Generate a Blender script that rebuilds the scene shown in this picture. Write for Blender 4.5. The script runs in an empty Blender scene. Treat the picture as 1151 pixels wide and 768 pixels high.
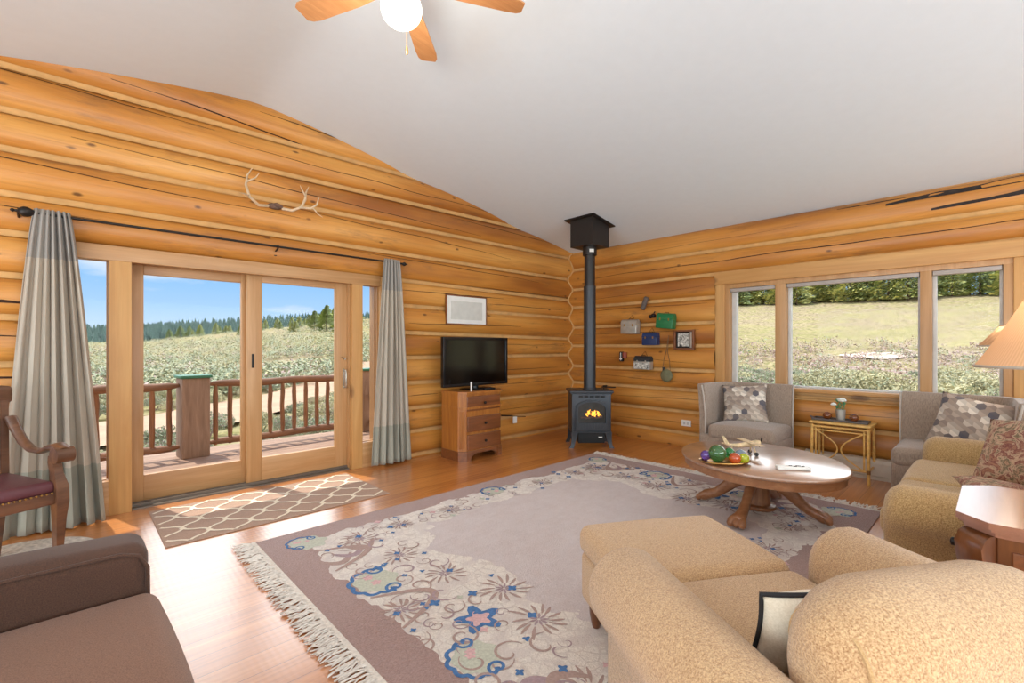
import bpy, math, random
from math import sin, cos, pi, radians as RAD, atan2, sqrt, hypot
from mathutils import Vector, Matrix, noise as mnoise
random.seed(7)
S = bpy.context.scene
COL = S.collection
V = Vector

# ------------------------------------------------------------------ helpers
def lin(c):
    r = []
    for v in c:
        v = v / 255.0
        r.append(v / 12.92 if v <= 0.04045 else ((v + 0.055) / 1.055) ** 2.4)
    return tuple(r)

def tag(o, label=None, cat=None, group=None, kind=None):
    if label: o['label'] = label
    if cat: o['category'] = cat
    if group: o['group'] = group
    if kind: o['kind'] = kind
    return o

def empty(name, loc=(0, 0, 0), rz=0.0, label=None, cat=None, group=None, kind=None):
    o = bpy.data.objects.new(name, None)
    COL.objects.link(o)
    o.location = loc
    o.rotation_euler = (0, 0, rz)
    o.empty_display_size = 0.1
    return tag(o, label, cat, group, kind)

class MB:
    """collects verts and faces, then links them as one mesh object"""
    def __init__(s):
        s.v = []; s.f = []; s.m = []; s.M = Matrix.Identity(4); s.mi = 0
    def add(s, vs, fs, mi=None):
        b = len(s.v)
        s.v += [s.M @ V(p) for p in vs]
        for f in fs:
            s.f.append([i + b for i in f]); s.m.append(s.mi if mi is None else mi)
    def box(s, x0, x1, y0, y1, z0, z1, bev=0.0):
        if bev > 0:
            return s.rbox(((x0+x1)/2, (y0+y1)/2, (z0+z1)/2), (x1-x0, y1-y0, z1-z0), bev, 2, 1)
        vs = [(x0,y0,z0),(x1,y0,z0),(x1,y1,z0),(x0,y1,z0),(x0,y0,z1),(x1,y0,z1),(x1,y1,z1),(x0,y1,z1)]
        s.add(vs, [(0,3,2,1),(4,5,6,7),(0,1,5,4),(1,2,6,5),(2,3,7,6),(3,0,4,7)])
        return s
    def rbox(s, c, size, r, k=4, n=6, puff=(0, 0, 0), fn=None):
        """rounded box: k segments on the rounding, n on the flats"""
        h = [q / 2 for q in size]
        r = min(r, min(h) * 0.999)
        def coords(hh):
            a = []
            for i in range(k): a.append((-1, i / k))
            for i in range(n + 1): a.append((0, i / n))
            for i in range(1, k + 1): a.append((1, i / k))
            out = []
            for t, q in a:
                if t == 0: out.append((-(hh-r) + 2*(hh-r)*q, 0.0))
                elif t < 0: out.append((-(hh-r), -(1-q)))
                else: out.append((hh-r, q))
            return out
        axs = [coords(q) for q in h]
        idx = {}
        vs = []; fs = []
        def vert(ax, sgn, i, j):
            o1, o2 = (ax+1) % 3, (ax+2) % 3
            key = [0, 0, 0]
            key[ax] = sgn * 10000; key[o1] = i; key[o2] = j
            L1, L2 = len(axs[o1]) - 1, len(axs[o2]) - 1
            # share border verts
            kk = [None]*3
            kk[ax] = (len(axs[ax]) - 1) if sgn > 0 else 0
            kk[o1] = i; kk[o2] = j
            kk = tuple(kk)
            if kk in idx: return idx[kk]
            inner = [0, 0, 0]; d = [0, 0, 0]
            inner[ax] = sgn * (h[ax] - r); d[ax] = float(sgn)
            inner[o1], d[o1] = axs[o1][i]; inner[o2], d[o2] = axs[o2][j]
            dv = V(d).normalized() if V(d).length > 0 else V((0, 0, 0))
            # even angular spacing
            p = V(inner) + dv * r
            q = [inner[t] / max(1e-6, h[t]) for t in range(3)]
            for t in range(3):
                if puff[t]:
                    a, b = (t+1) % 3, (t+2) % 3
                    p[t] += (1 if p[t] > 0 else -1) * (abs(p[t]) / h[t]) * puff[t] * (1 - (p[a]/h[a])**2) * (1 - (p[b]/h[b])**2)
            if fn: p = V(fn(p))
            p = p + V(c)
            idx[kk] = len(vs); vs.append(p)
            return idx[kk]
        for ax in range(3):
            o1, o2 = (ax+1) % 3, (ax+2) % 3
            for sgn in (-1, 1):
                for i in range(len(axs[o1]) - 1):
                    for j in range(len(axs[o2]) - 1):
                        q = [vert(ax, sgn, i, j), vert(ax, sgn, i+1, j), vert(ax, sgn, i+1, j+1), vert(ax, sgn, i, j+1)]
                        if sgn < 0: q.reverse()
                        fs.append(q)
        s.add(vs, fs)
        return s
    def tube(s, pts, r, n=10, cap=True, closed=False):
        pts = [V(p) for p in pts]
        R = r if isinstance(r, (list, tuple)) else [r] * len(pts)
        rings = []; vs = []
        up = None
        N = len(pts)
        for i, p in enumerate(pts):
            if closed: t = pts[(i+1) % N] - pts[i-1]
            else: t = (pts[min(i+1, N-1)] - pts[max(i-1, 0)])
            if t.length < 1e-9: t = V((0, 0, 1))
            t.normalize()
            if up is None:
                up = V((0, 0, 1)) if abs(t.z) < 0.9 else V((1, 0, 0))
            a = t.cross(up)
            if a.length < 1e-6: a = t.cross(V((0, 1, 0.1)))
            a.normalize(); b = a.cross(t).normalized(); up = b
            for k in range(n):
                an = 2*pi*k/n
                vs.append(p + (a*cos(an) + b*sin(an)) * R[i])
        fs = []
        for i in range(N if closed else N-1):
            for k in range(n):
                j = (i+1) % N
                fs.append((i*n+k, i*n+(k+1) % n, j*n+(k+1) % n, j*n+k))
        if cap and not closed:
            fs.append(tuple(range(n))[::-1]); fs.append(tuple((N-1)*n+k for k in range(n)))
        s.add(vs, fs)
        return s
    def cyl(s, p0, p1, r0, r1=None, n=16):
        return s.tube([p0, p1], [r0, r0 if r1 is None else r1], n)
    def lathe(s, prof, c=(0, 0, 0), n=24, sx=1.0, sy=1.0, cap=True):
        vs = []; fs = []
        for (r, z) in prof:
            for k in range(n):
                a = 2*pi*k/n
                vs.append((c[0]+r*sx*cos(a), c[1]+r*sy*sin(a), c[2]+z))
        m = len(prof)
        for i in range(m-1):
            for k in range(n):
                fs.append((i*n+k, i*n+(k+1) % n, (i+1)*n+(k+1) % n, (i+1)*n+k))
        if cap:
            fs.append(tuple(range(n))[::-1]); fs.append(tuple((m-1)*n+k for k in range(n)))
        s.add(vs, fs)
        return s
    def ball(s, c, r, n=20, sc=(1, 1, 1)):
        prof = [(max(1e-4, r*sin(pi*i/(n//2))), -r*cos(pi*i/(n//2))) for i in range(n//2+1)]
        vs = []; fs = []
        for (q, z) in prof:
            for k in range(n):
                a = 2*pi*k/n
                vs.append((c[0]+q*cos(a)*sc[0], c[1]+q*sin(a)*sc[1], c[2]+z*sc[2]))
        m = len(prof)
        for i in range(m-1):
            for k in range(n):
                fs.append((i*n+k, i*n+(k+1) % n, (i+1)*n+(k+1) % n, (i+1)*n+k))
        s.add(vs, fs)
        return s
    def prism(s, poly, a0, a1, plane='xz'):
        """extrude a 2-D polygon along the remaining axis"""
        n = len(poly)
        def P(q, a):
            if plane == 'xz': return (q[0], a, q[1])
            if plane == 'yz': return (a, q[0], q[1])
            return (q[0], q[1], a)
        vs = [P(q, a0) for q in poly] + [P(q, a1) for q in poly]
        fs = [tuple(range(n)), tuple(range(2*n-1, n-1, -1))]
        for i in range(n):
            j = (i+1) % n
            fs.append((i, i+n, j+n, j))
        s.add(vs, fs)
        return s
    def loft(s, rings, cap=True):
        n = len(rings[0]); vs = [p for r in rings for p in r]; fs = []
        for i in range(len(rings)-1):
            for k in range(n):
                fs.append((i*n+k, i*n+(k+1) % n, (i+1)*n+(k+1) % n, (i+1)*n+k))
        if cap:
            fs.append(tuple(range(n))[::-1]); fs.append(tuple((len(rings)-1)*n+k for k in range(n)))
        s.add(vs, fs)
        return s
    def grid(s, fn, nu, nv):
        vs = [fn(i/nu, j/nv) for i in range(nu+1) for j in range(nv+1)]
        fs = []
        for i in range(nu):
            for j in range(nv):
                a = i*(nv+1)+j
                fs.append((a, a+nv+1, a+nv+2, a+1))
        s.add(vs, fs)
        return s
    def build(s, name, mats, parent=None, smooth=True, ang=40, sub=0, solid=0.0):
        me = bpy.data.meshes.new(name)
        me.from_pydata([tuple(p) for p in s.v], [], s.f)
        if not isinstance(mats, (list, tuple)): mats = [mats]
        for m in mats: me.materials.append(m)
        if len(mats) > 1: me.polygons.foreach_set('material_index', s.m)
        import bmesh
        bm = bmesh.new(); bm.from_mesh(me)
        if not getattr(s, 'nofix', False):
            bmesh.ops.recalc_face_normals(bm, faces=bm.faces)
        if smooth:
            for f in bm.faces: f.smooth = True
            ca = RAD(ang)
            for e in bm.edges:
                if len(e.link_faces) == 2 and e.calc_face_angle(0) > ca: e.smooth = False
        bm.to_mesh(me); bm.free()
        o = bpy.data.objects.new(name, me)
        COL.objects.link(o)
        if parent is not None: o.parent = parent
        if sub:
            md = o.modifiers.new('sub', 'SUBSURF'); md.levels = sub; md.render_levels = sub
        if solid:
            md = o.modifiers.new('sol', 'SOLIDIFY'); md.thickness = solid; md.offset = 0
        return o

def T(x=0, y=0, z=0, rz=0, rx=0, ry=0):
    return Matrix.Translation((x, y, z)) @ Matrix.Rotation(rz, 4, 'Z') @ Matrix.Rotation(ry, 4, 'Y') @ Matrix.Rotation(rx, 4, 'X')

def copy_tree(o, parent=None):
    c = o.copy(); COL.objects.link(c)
    if parent is not None: c.parent = parent
    for ch in list(o.children): copy_tree(ch, c)
    return c

# ---------------------------------------------------------------- materials
class NT:
    def __init__(s, name):
        s.mat = bpy.data.materials.new(name); s.mat.use_nodes = True
        s.t = s.mat.node_tree; s.n = s.t.nodes; s.l = s.t.links
        s.n.clear()
        s.out = s.n.new('ShaderNodeOutputMaterial')
    def node(s, ty, **kw):
        x = s.n.new('ShaderNode' + ty)
        for k, v in kw.items():
            if k.startswith('i_'):
                x.inputs[k[2:].replace('_', ' ')].default_value = v
            else: setattr(x, k, v)
        return x
    def link(s, a, b): s.l.new(a, b)
    def coords(s, scale=(1, 1, 1), rot=(0, 0, 0), src='Object', loc=(0, 0, 0)):
        tc = s.node('TexCoord'); mp = s.node('Mapping')
        mp.inputs['Scale'].default_value = scale; mp.inputs['Rotation'].default_value = rot
        mp.inputs['Location'].default_value = loc
        s.link(tc.outputs[src], mp.inputs['Vector'])
        return mp.outputs['Vector']
    def noise(s, vec, scale=5, detail=4, rough=0.55, dist=0):
        n = s.node('TexNoise'); n.inputs['Scale'].default_value = scale
        n.inputs['Detail'].default_value = detail; n.inputs['Roughness'].default_value = rough
        n.inputs['Distortion'].default_value = dist
        if vec is not None: s.link(vec, n.inputs['Vector'])
        return n.outputs['Fac']
    def ramp(s, fac, stops, interp='LINEAR'):
        r = s.node('ValToRGB'); r.color_ramp.interpolation = interp
        e = r.color_ramp.elements
        while len(e) < len(stops): e.new(0.5)
        for i, (p, c) in enumerate(stops):
            e[i].position = p; e[i].color = tuple(c[:3]) + (1,)
        s.link(fac, r.inputs['Fac'])
        return r.outputs['Color']
    def mix(s, fac, a, b, mode='MIX'):
        m = s.node('Mix', data_type='RGBA', blend_type=mode)
        for sock, val in ((m.inputs[0], fac), (m.inputs[6], a), (m.inputs[7], b)):
            if hasattr(val, 'default_value') or hasattr(val, 'links'): s.link(val, sock)
            else: sock.default_value = val if isinstance(val, (int, float)) else tuple(val[:3]) + (1,)
        return m.outputs[2]
    def math(s, op, a, b=0.0, c=None, clamp=False):
        m = s.node('Math', operation=op, use_clamp=clamp)
        for i, val in enumerate((a, b, c)):
            if val is None: continue
            if hasattr(val, 'links'): s.link(val, m.inputs[i])
            else: m.inputs[i].default_value = val
        return m.outputs[0]
    def bump(s, h, strength=0.3, dist=0.01, normal=None):
        b = s.node('Bump'); b.inputs['Strength'].default_value = strength
        b.inputs['Distance'].default_value = dist
        s.link(h, b.inputs['Height'])
        if normal is not None: s.link(normal, b.inputs['Normal'])
        return b.outputs['Normal']
    def bsdf(s, color, rough=0.5, metal=0.0, normal=None, **kw):
        p = s.node('BsdfPrincipled')
        for sock, val in (('Base Color', color), ('Roughness', rough), ('Metallic', metal)):
            if hasattr(val, 'links'): s.link(val, p.inputs[sock])
            else: p.inputs[sock].default_value = val if isinstance(val, (int, float)) else tuple(val[:3]) + (1,)
        if normal is not None: s.link(normal, p.inputs['Normal'])
        for k, v in kw.items(): p.inputs[k.replace('_', ' ')].default_value = v
        s.link(p.outputs[0], s.out.inputs[0])
        return p

def m_plain(name, c, rough=0.5, metal=0.0, var=0.06, nscale=12, bump=0.0, bscale=60, **kw):
    t = NT(name); vec = t.coords()
    n = t.noise(vec, nscale, 3)
    c = lin(c)
    col = t.ramp(n, [(0.3, [q*(1-var) for q in c]), (0.7, [min(1, q*(1+var)) for q in c])])
    nm = t.bump(t.noise(vec, bscale, 3), bump, 0.005) if bump else None
    t.bsdf(col, rough, metal, nm, **kw)
    return t.mat

def m_wood(name, c1, c2, axis=0, along=1.2, across=14, rough=0.45, bump=0.12, knots=0.0, dark=None, coat=0.0, **kw):
    """grain runs along axis"""
    t = NT(name)
    sc = [across]*3; sc[axis] = along
    vec = t.coords(tuple(sc))
    n1 = t.noise(vec, 1.0, 6, 0.6, 0.6)
    a, b = lin(c1), lin(c2)
    col = t.ramp(n1, [(0.28, b), (0.52, [(x+y)/2 for x, y in zip(a, b)]), (0.72, a)])
    sc2 = [across*5]*3; sc2[axis] = along*1.5
    n2 = t.noise(t.coords(tuple(sc2)), 1.0, 3, 0.6)
    f = t.math('MULTIPLY', t.math('SUBTRACT', n2, 0.5), 0.5)
    col = t.mix(t.math('ADD', f, 0.12, clamp=True), col, [q*0.55 for q in b])
    if knots:
        sk = [3.2]*3; sk[axis] = 1.5
        vk = t.node('TexVoronoi'); vk.inputs['Scale'].default_value = 1.0
        t.link(t.coords(tuple(sk)), vk.inputs['Vector'])
        kf = t.math('LESS_THAN', vk.outputs['Distance'], knots)
        k2 = t.ramp(vk.outputs['Distance'], [(0.0, (1, 1, 1)), (knots, (0.7, 0.7, 0.7)), (knots*1.7, (0, 0, 0))])
        col = t.mix(t.math('MULTIPLY', k2, 0.85), col, lin(dark or (90, 48, 20)))
    nm = t.bump(n2, bump, 0.004)
    t.bsdf(col, rough, 0.0, nm, Coat_Weight=coat, Coat_Roughness=0.22, **kw)
    return t.mat

def m_log(name, axis):
    t = NT(name)
    sc = [1.0]*3; sc[axis] = 0.16
    big = t.noise(t.coords(tuple(sc)), 2.6, 3, 0.5)
    col = t.ramp(big, [(0.28, lin((154, 92, 36))), (0.5, lin((200, 134, 56))), (0.72, lin((222, 164, 86)))])
    sg = [9.0]*3; sg[axis] = 0.55
    g = t.noise(t.coords(tuple(sg)), 1.6, 8, 0.62, 0.5)
    gf = t.ramp(g, [(0.30, (1, 1, 1)), (0.50, (0, 0, 0))])
    col = t.mix(t.math('MULTIPLY', gf, 0.32), col, lin((150, 86, 36)))
    sf = [60.0]*3; sf[axis] = 1.3
    g2 = t.noise(t.coords(tuple(sf)), 1.0, 4, 0.6)
    col = t.mix(t.math('MULTIPLY', t.ramp(g2, [(0.35, (1, 1, 1)), (0.5, (0, 0, 0))]), 0.2), col, lin((140, 78, 34)))
    # weather stains, long smears
    ss = [5.0]*3; ss[axis] = 0.9
    st = t.noise(t.coords(tuple(ss), loc=(3.1, 1.7, 0.4)), 1.3, 6, 0.7)
    col = t.mix(t.math('MULTIPLY', t.ramp(st, [(0.56, (0, 0, 0)), (0.70, (1, 1, 1))]), 0.6), col, lin((116, 80, 52)))
    # knots
    sk = [6.0]*3; sk[axis] = 2.9
    vk = t.node('TexVoronoi'); vk.inputs['Scale'].default_value = 1.0
    vec = t.coords(tuple(sk)); t.link(vec, vk.inputs['Vector'])
    d = t.math('ADD', vk.outputs['Distance'], t.math('MULTIPLY', t.math('SUBTRACT', g, 0.5), 0.16))
    k = t.ramp(d, [(0.05, (1, 1, 1)), (0.11, (0, 0, 0))])
    col = t.mix(t.math('MULTIPLY', k, 0.8), col, lin((74, 40, 20)))
    nm = t.bump(t.math('ADD', t.math('MULTIPLY', g, 1.0), t.math('MULTIPLY', g2, 0.25)), 0.35, 0.02)
    t.bsdf(col, 0.42, 0.0, nm, Coat_Weight=0.15, Coat_Roughness=0.3)
    return t.mat

def m_fabric(name, c1, c2, scale=260, bump=0.5, rough=0.95, big=3.0, sheen=0.3, stretch=(1, 1, 1)):
    t = NT(name)
    vec = t.coords(stretch)
    n = t.noise(vec, scale, 3, 0.7)
    n2 = t.noise(vec, big, 3)
    col = t.ramp(n, [(0.32, lin(c2)), (0.62, lin(c1))])
    col = t.mix(t.math('MULTIPLY', n2, 0.25), col, [q*0.8 for q in lin(c2)])
    nm = t.bump(n, bump, 0.004)
    t.bsdf(col, rough, 0.0, nm, Sheen_Weight=sheen, Sheen_Roughness=0.5)
    return t.mat

def m_glass(name, tint=(1, 1, 1), refl=0.06):
    t = NT(name)
    tr = t.node('BsdfTransparent'); tr.inputs[0].default_value = tuple(tint) + (1,)
    gl = t.node('BsdfGlossy'); gl.inputs['Roughness'].default_value = 0.02
    mx = t.node('MixShader'); mx.inputs[0].default_value = refl
    t.link(tr.outputs[0], mx.inputs[1]); t.link(gl.outputs[0], mx.inputs[2]); t.link(mx.outputs[0], t.out.inputs[0])
    return t.mat

def m_ballglass(name, c):
    t = NT(name)
    t.bsdf(lin(c), 0.06, 0.0, None, Transmission_Weight=0.55, IOR=1.45, Coat_Weight=0.6, Coat_Roughness=0.03)
    return t.mat

def m_emit(name, c, strength):
    t = NT(name); e = t.node('Emission'); e.inputs[0].default_value = tuple(lin(c)) + (1,)
    e.inputs[1].default_value = strength; t.link(e.outputs[0], t.out.inputs[0])
    return t.mat

M = {}
M['logx'] = m_log('log_wood_x', 0)
M['logy'] = m_log('log_wood_y', 1)
M['chink'] = m_plain('chinking', (200, 154, 96), 0.8, var=0.12, nscale=9, bump=0.2, bscale=40)
M['crack'] = m_plain('log_crack', (58, 34, 18), 0.95)
M['char'] = m_plain('log_dark_hollow', (52, 44, 40), 0.95, var=0.4, nscale=20)
M['doorx'] = m_wood('door_fir_x', (200, 156, 108), (174, 126, 76), 0, 1.0, 16, 0.4, 0.05)
M['doorz'] = m_wood('door_fir_z', (200, 156, 108), (174, 126, 76), 2, 1.0, 16, 0.4, 0.05)
M['doory'] = m_wood('door_fir_y', (200, 156, 108), (174, 126, 76), 1, 1.0, 16, 0.4, 0.05)
M['boardz'] = m_wood('casing_board_z', (210, 162, 100), (186, 132, 72), 2, 0.8, 10, 0.5, 0.08, knots=0.09)
M['boardx'] = m_wood('casing_board_x', (210, 162, 100), (186, 132, 72), 0, 0.8, 10, 0.5, 0.08, knots=0.09)
M['boardy'] = m_wood('casing_board_y', (210, 162, 100), (186, 132, 72), 1, 0.8, 10, 0.5, 0.08, knots=0.09)
M['ceil'] = m_plain('ceiling_paint', (222, 234, 242), 0.9, var=0.01, bump=0.06, bscale=90)
M['vinyl'] = m_plain('window_vinyl', (196, 192, 186), 0.5)
M['shade'] = m_plain('roller_shade_cloth', (168, 158, 150), 0.8)
M['glass'] = m_glass('window_glass', (0.98, 0.99, 0.99), 0.003)
M['iron'] = m_plain('dark_iron', (44, 40, 38), 0.45, 0.6)
M['black'] = m_plain('black_plastic', (14, 14, 16), 0.25)
M['screen'] = m_plain('tv_screen', (4, 4, 5), 0.12)
M['stove'] = m_plain('stove_steel', (62, 64, 68), 0.42, 0.5, bump=0.05, bscale=200)
M['stovedk'] = m_plain('stove_opening', (16, 16, 17), 0.7)
M['fluebox'] = m_plain('flue_box_black', (40, 36, 34), 0.45, 0.2)
M['nickel'] = m_plain('brushed_nickel', (190, 180, 165), 0.3, 0.9)
M['brass'] = m_plain('brass', (170, 130, 70), 0.3, 0.9)
M['white'] = m_plain('white_plastic', (235, 232, 226), 0.5)
M['paper'] = m_plain('white_paper', (232, 230, 224), 0.7, var=0.03)
M['tan'] = m_fabric('tan_chenille', (216, 180, 134), (148, 104, 62), 230, 1.0)
M['tan2'] = m_fabric('tan_chenille_gold', (212, 178, 122), (140, 102, 56), 190, 1.0)
M['piping'] = m_fabric('tan_piping', (190, 156, 110), (160, 124, 80), 300, 0.4)
M['grey'] = m_fabric('grey_brown_velvet', (168, 148, 130), (134, 114, 98), 160, 0.35, stretch=(1, 1, 0.25))
M['greypipe'] = m_fabric('grey_velvet_trim', (196, 184, 172), (170, 156, 142), 200, 0.3)
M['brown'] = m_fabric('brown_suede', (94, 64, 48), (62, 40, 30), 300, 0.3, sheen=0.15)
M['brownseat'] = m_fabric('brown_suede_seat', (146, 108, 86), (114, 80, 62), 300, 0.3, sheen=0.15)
M['leather'] = m_plain('oxblood_leather', (92, 50, 56), 0.35, var=0.2, nscale=6, bump=0.1, bscale=220)
M['walnut'] = m_wood('carved_walnut', (124, 84, 58), (78, 48, 32), 0, 4, 14, 0.35, 0.1, coat=0.3)
M['oakz'] = m_wood('oak_turned', (160, 108, 66), (116, 72, 42), 2, 3, 40, 0.35, 0.12, coat=0.3)
M['oaktop'] = m_wood('oak_table_top', (182, 142, 112), (148, 106, 80), 1, 2, 22, 0.3, 0.03, coat=1.0, Coat_IOR=2.0)
M['oakrim'] = m_wood('oak_table_rim', (168, 118, 80), (132, 84, 52), 1, 3, 30, 0.35, 0.08, coat=0.3)
M['chest'] = m_wood('chest_side_wood', (190, 124, 54), (150, 86, 34), 2, 3, 30, 0.35, 0.08, coat=0.3)
M['chestx'] = m_wood('chest_front_wood', (142, 84, 44), (104, 58, 30), 0, 3, 30, 0.35, 0.08, coat=0.3)
M['cherry'] = m_wood('cherry_top', (168, 112, 86), (140, 86, 64), 0, 2, 20, 0.3, 0.02, coat=1.0, Coat_IOR=2.0)
M['cherrydk'] = m_wood('cherry_side', (126, 74, 36), (86, 46, 22), 2, 3, 24, 0.3, 0.06, coat=0.6)
M['bamboo'] = m_plain('bamboo_cane', (214, 168, 92), 0.4, var=0.2, nscale=25)
M['bambootie'] = m_plain('bamboo_binding', (130, 88, 40), 0.6)
M['blade'] = m_wood('fan_blade_wood', (216, 160, 108), (196, 136, 84), 0, 2, 24, 0.4, 0.03)
M['globe'] = m_emit('fan_light_globe', (255, 246, 228), 5.0)
M['antler'] = m_plain('antler_bone', (206, 180, 146), 0.6, var=0.25, nscale=20)
M['heater'] = m_plain('heater_enamel', (206, 194, 176), 0.45)
M['deck'] = m_wood('deck_boards', (186, 152, 126), (150, 116, 94), 0, 1, 10, 0.75, 0.1)
M['raillog'] = m_wood('rail_log_wood', (160, 110, 72), (114, 76, 48), 2, 2, 14, 0.6, 0.2)
M['raillogx'] = m_wood('rail_log_wood_x', (154, 108, 76), (114, 80, 56), 0, 2, 14, 0.6, 0.2)
M['post'] = m_wood('grey_post_wood', (166, 138, 116), (128, 102, 84), 2, 2, 20, 0.8, 0.2)
M['greencap'] = m_plain('green_metal_cap', (50, 112, 84), 0.5)
M['tin'] = m_plain('galvanised_tin', (182, 176, 166), 0.4, 0.5, var=0.15)
M['greenbox'] = m_plain('green_enamel', (34, 112, 66), 0.35)
M['bluebox'] = m_plain('navy_enamel', (36, 52, 92), 0.4)
M['red'] = m_plain('red_enamel', (140, 60, 40), 0.5)
M['olive'] = m_plain('olive_canvas', (112, 108, 78), 0.8, var=0.2)
M['rope'] = m_plain('rope_strap', (120, 92, 60), 0.9)
M['leaf'] = m_plain('stem_green', (90, 140, 96), 0.6)
M['petal'] = m_plain('white_petal', (238, 238, 228), 0.7)

def m_floor():
    t = NT('plank_floor')
    tc = t.node('TexCoord'); sep = t.node('SeparateXYZ'); t.link(tc.outputs['Object'], sep.inputs[0])
    x, y = sep.outputs[0], sep.outputs[1]
    W = 0.135
    row = t.math('FLOOR', t.math('DIVIDE', y, W))
    # plank offset per row
    wn = t.node('TexWhiteNoise', noise_dimensions='1D'); t.link(row, wn.inputs['W'])
    xo = t.math('ADD', x, t.math('MULTIPLY', wn.outputs['Value'], 2.7))
    pl = t.math('FLOOR', t.math('DIVIDE', xo, 2.4))
    wn2 = t.node('TexWhiteNoise', noise_dimensions='2D'); cb = t.node('CombineXYZ')
    t.link(row, cb.inputs[0]); t.link(pl, cb.inputs[1]); t.link(cb.outputs[0], wn2.inputs['Vector'])
    v = wn2.outputs['Value']
    # grain
    cb2 = t.node('CombineXYZ'); t.link(t.math('MULTIPLY', x, 0.9), cb2.inputs[0])
    t.link(t.math('ADD', t.math('MULTIPLY', y, 22.0), t.math('MULTIPLY', v, 50.0)), cb2.inputs[1])
    g = t.noise(cb2.outputs[0], 1.3, 6, 0.6, 0.4)
    col = t.ramp(g, [(0.3, lin((150, 82, 32))), (0.5, lin((182, 108, 48))), (0.72, lin((208, 142, 76)))])
    col = t.mix(t.math('MULTIPLY', v, 0.55), col, lin((210, 136, 66)))
    fy = t.math('FRACT', t.math('DIVIDE', y, W)); fx = t.math('FRACT', t.math('DIVIDE', xo, 2.4))
    ey = t.math('LESS_THAN', t.math('MINIMUM', fy, t.math('SUBTRACT', 1.0, fy)), 0.012)
    ex = t.math('LESS_THAN', fx, 0.0012)
    e = t.math('MAXIMUM', ey, ex)
    col = t.mix(t.math('MULTIPLY', e, 0.7), col, lin((84, 40, 18)))
    # scraped chatter marks across the boards
    wv = t.node('TexWave', wave_type='BANDS', bands_direction='X')
    wv.inputs['Scale'].default_value = 11; wv.inputs['Distortion'].default_value = 2.5; wv.inputs['Detail'].default_value = 2
    t.link(tc.outputs['Object'], wv.inputs['Vector'])
    hgt = t.math('ADD', t.math('MULTIPLY', wv.outputs['Fac'], 0.35), t.math('SUBTRACT', t.math('MULTIPLY', g, 0.6), t.math('MULTIPLY', e, 1.2)))
    nm = t.bump(hgt, 0.28, 0.006)
    t.bsdf(col, 0.33, 0.0, nm, Coat_Weight=1.0, Coat_Roughness=0.27, Coat_IOR=2.15)
    return t.mat
M['floor'] = m_floor()

def m_rug():
    """mauve border, cream floral band of uneven width, grey-lilac field (local metres, rug 3.70 x 2.74)"""
    t = NT('floral_rug')
    tc = t.node('TexCoord'); sep = t.node('SeparateXYZ'); t.link(tc.outputs['Object'], sep.inputs[0])
    ax = t.math('ABSOLUTE', sep.outputs[0]); ay = t.math('ABSOLUTE', sep.outputs[1])
    dx = t.math('SUBTRACT', 1.85, ax); dy = t.math('SUBTRACT', 1.37, ay)
    d = t.math('MINIMUM', dx, dy)
    n = t.noise(t.coords(), 3.2, 2); n2 = t.noise(t.coords(loc=(4, 2, 0)), 9, 2)
    nn = t.math('ADD', t.math('MULTIPLY', t.math('SUBTRACT', n, 0.5), 0.22), t.math('MULTIPLY', t.math('SUBTRACT', n2, 0.5), 0.14))
    f1 = t.math('GREATER_THAN', t.math('ADD', d, nn), 0.225)
    # inner limit: wide at the middle of the short ends and in the corners
    mid = t.math('MULTIPLY', t.math('POWER', t.math('MAXIMUM', t.math('SUBTRACT', 1.0, t.math('DIVIDE', ay, 0.8)), 0.0), 0.5), 0.46)
    dd = t.math('MINIMUM', t.math('SUBTRACT', dx, mid), dy)
    r = t.math('SUBTRACT', 1.15, t.math('SQRT', t.math('ADD', t.math('MULTIPLY', dx, dx), t.math('MULTIPLY', dy, dy))))
    dd = t.math('MINIMUM', dd, t.math('SUBTRACT', 0.5, t.math('MULTIPLY', r, 0.9)))
    f2 = t.math('GREATER_THAN', t.math('ADD', dd, t.math('MULTIPLY', nn, 1.2)), 0.50)
    pile = t.noise(t.coords(), 130, 3, 0.7)
    border = t.ramp(pile, [(0.3, lin((138, 110, 104))), (0.7, lin((172, 142, 134)))])
    band = t.ramp(pile, [(0.3, lin((204, 194, 184))), (0.7, lin((230, 222, 212)))])
    sb = t.noise(t.coords((1, 6, 1)), 5, 4)
    ve = t.node('TexVoronoi', feature='DISTANCE_TO_EDGE'); ve.inputs['Scale'].default_value = 15; t.link(t.coords(), ve.inputs['Vector'])
    ed = t.math('MULTIPLY', t.math('LESS_THAN', t.math('ADD', ve.outputs['Distance'], t.math('MULTIPLY', t.math('SUBTRACT', n2, .5), .3)), .035), .28)
    band = t.mix(ed, band, lin((160, 140, 134)))
    band = t.mix(t.math('MULTIPLY', t.ramp(n2, [(0.5, (0, 0, 0)), (0.6, (1, 1, 1))]), 0.5), band, lin((190, 176, 172)))
    field = t.ramp(pile, [(0.3, lin((182, 168, 166))), (0.7, lin((212, 200, 198)))])
    field = t.mix(t.math('MULTIPLY', sb, 0.4), field, lin((164, 142, 134)))
    field = t.mix(t.math('MULTIPLY', t.ramp(n2, [(.4, (0, 0, 0)), (.65, (1, 1, 1))]), .25), field, lin((206, 198, 198)))
    col = t.mix(f1, border, band); col = t.mix(f2, col, field)
    nm = t.bump(pile, 0.8, 0.006)
    t.bsdf(col, 0.97, 0.0, nm, Sheen_Weight=0.25)
    return t.mat
M['rug'] = m_rug()
M['ruglilac'] = m_plain('rug_motif_lilac', (162, 140, 144), 0.97, var=0.15, nscale=80)
M['rugbrown'] = m_plain('rug_motif_brown', (166, 142, 134), 0.97, var=0.15, nscale=80)
M['rugblue'] = m_plain('rug_motif_blue', (72, 112, 160), 0.97, var=0.25, nscale=60)
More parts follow.
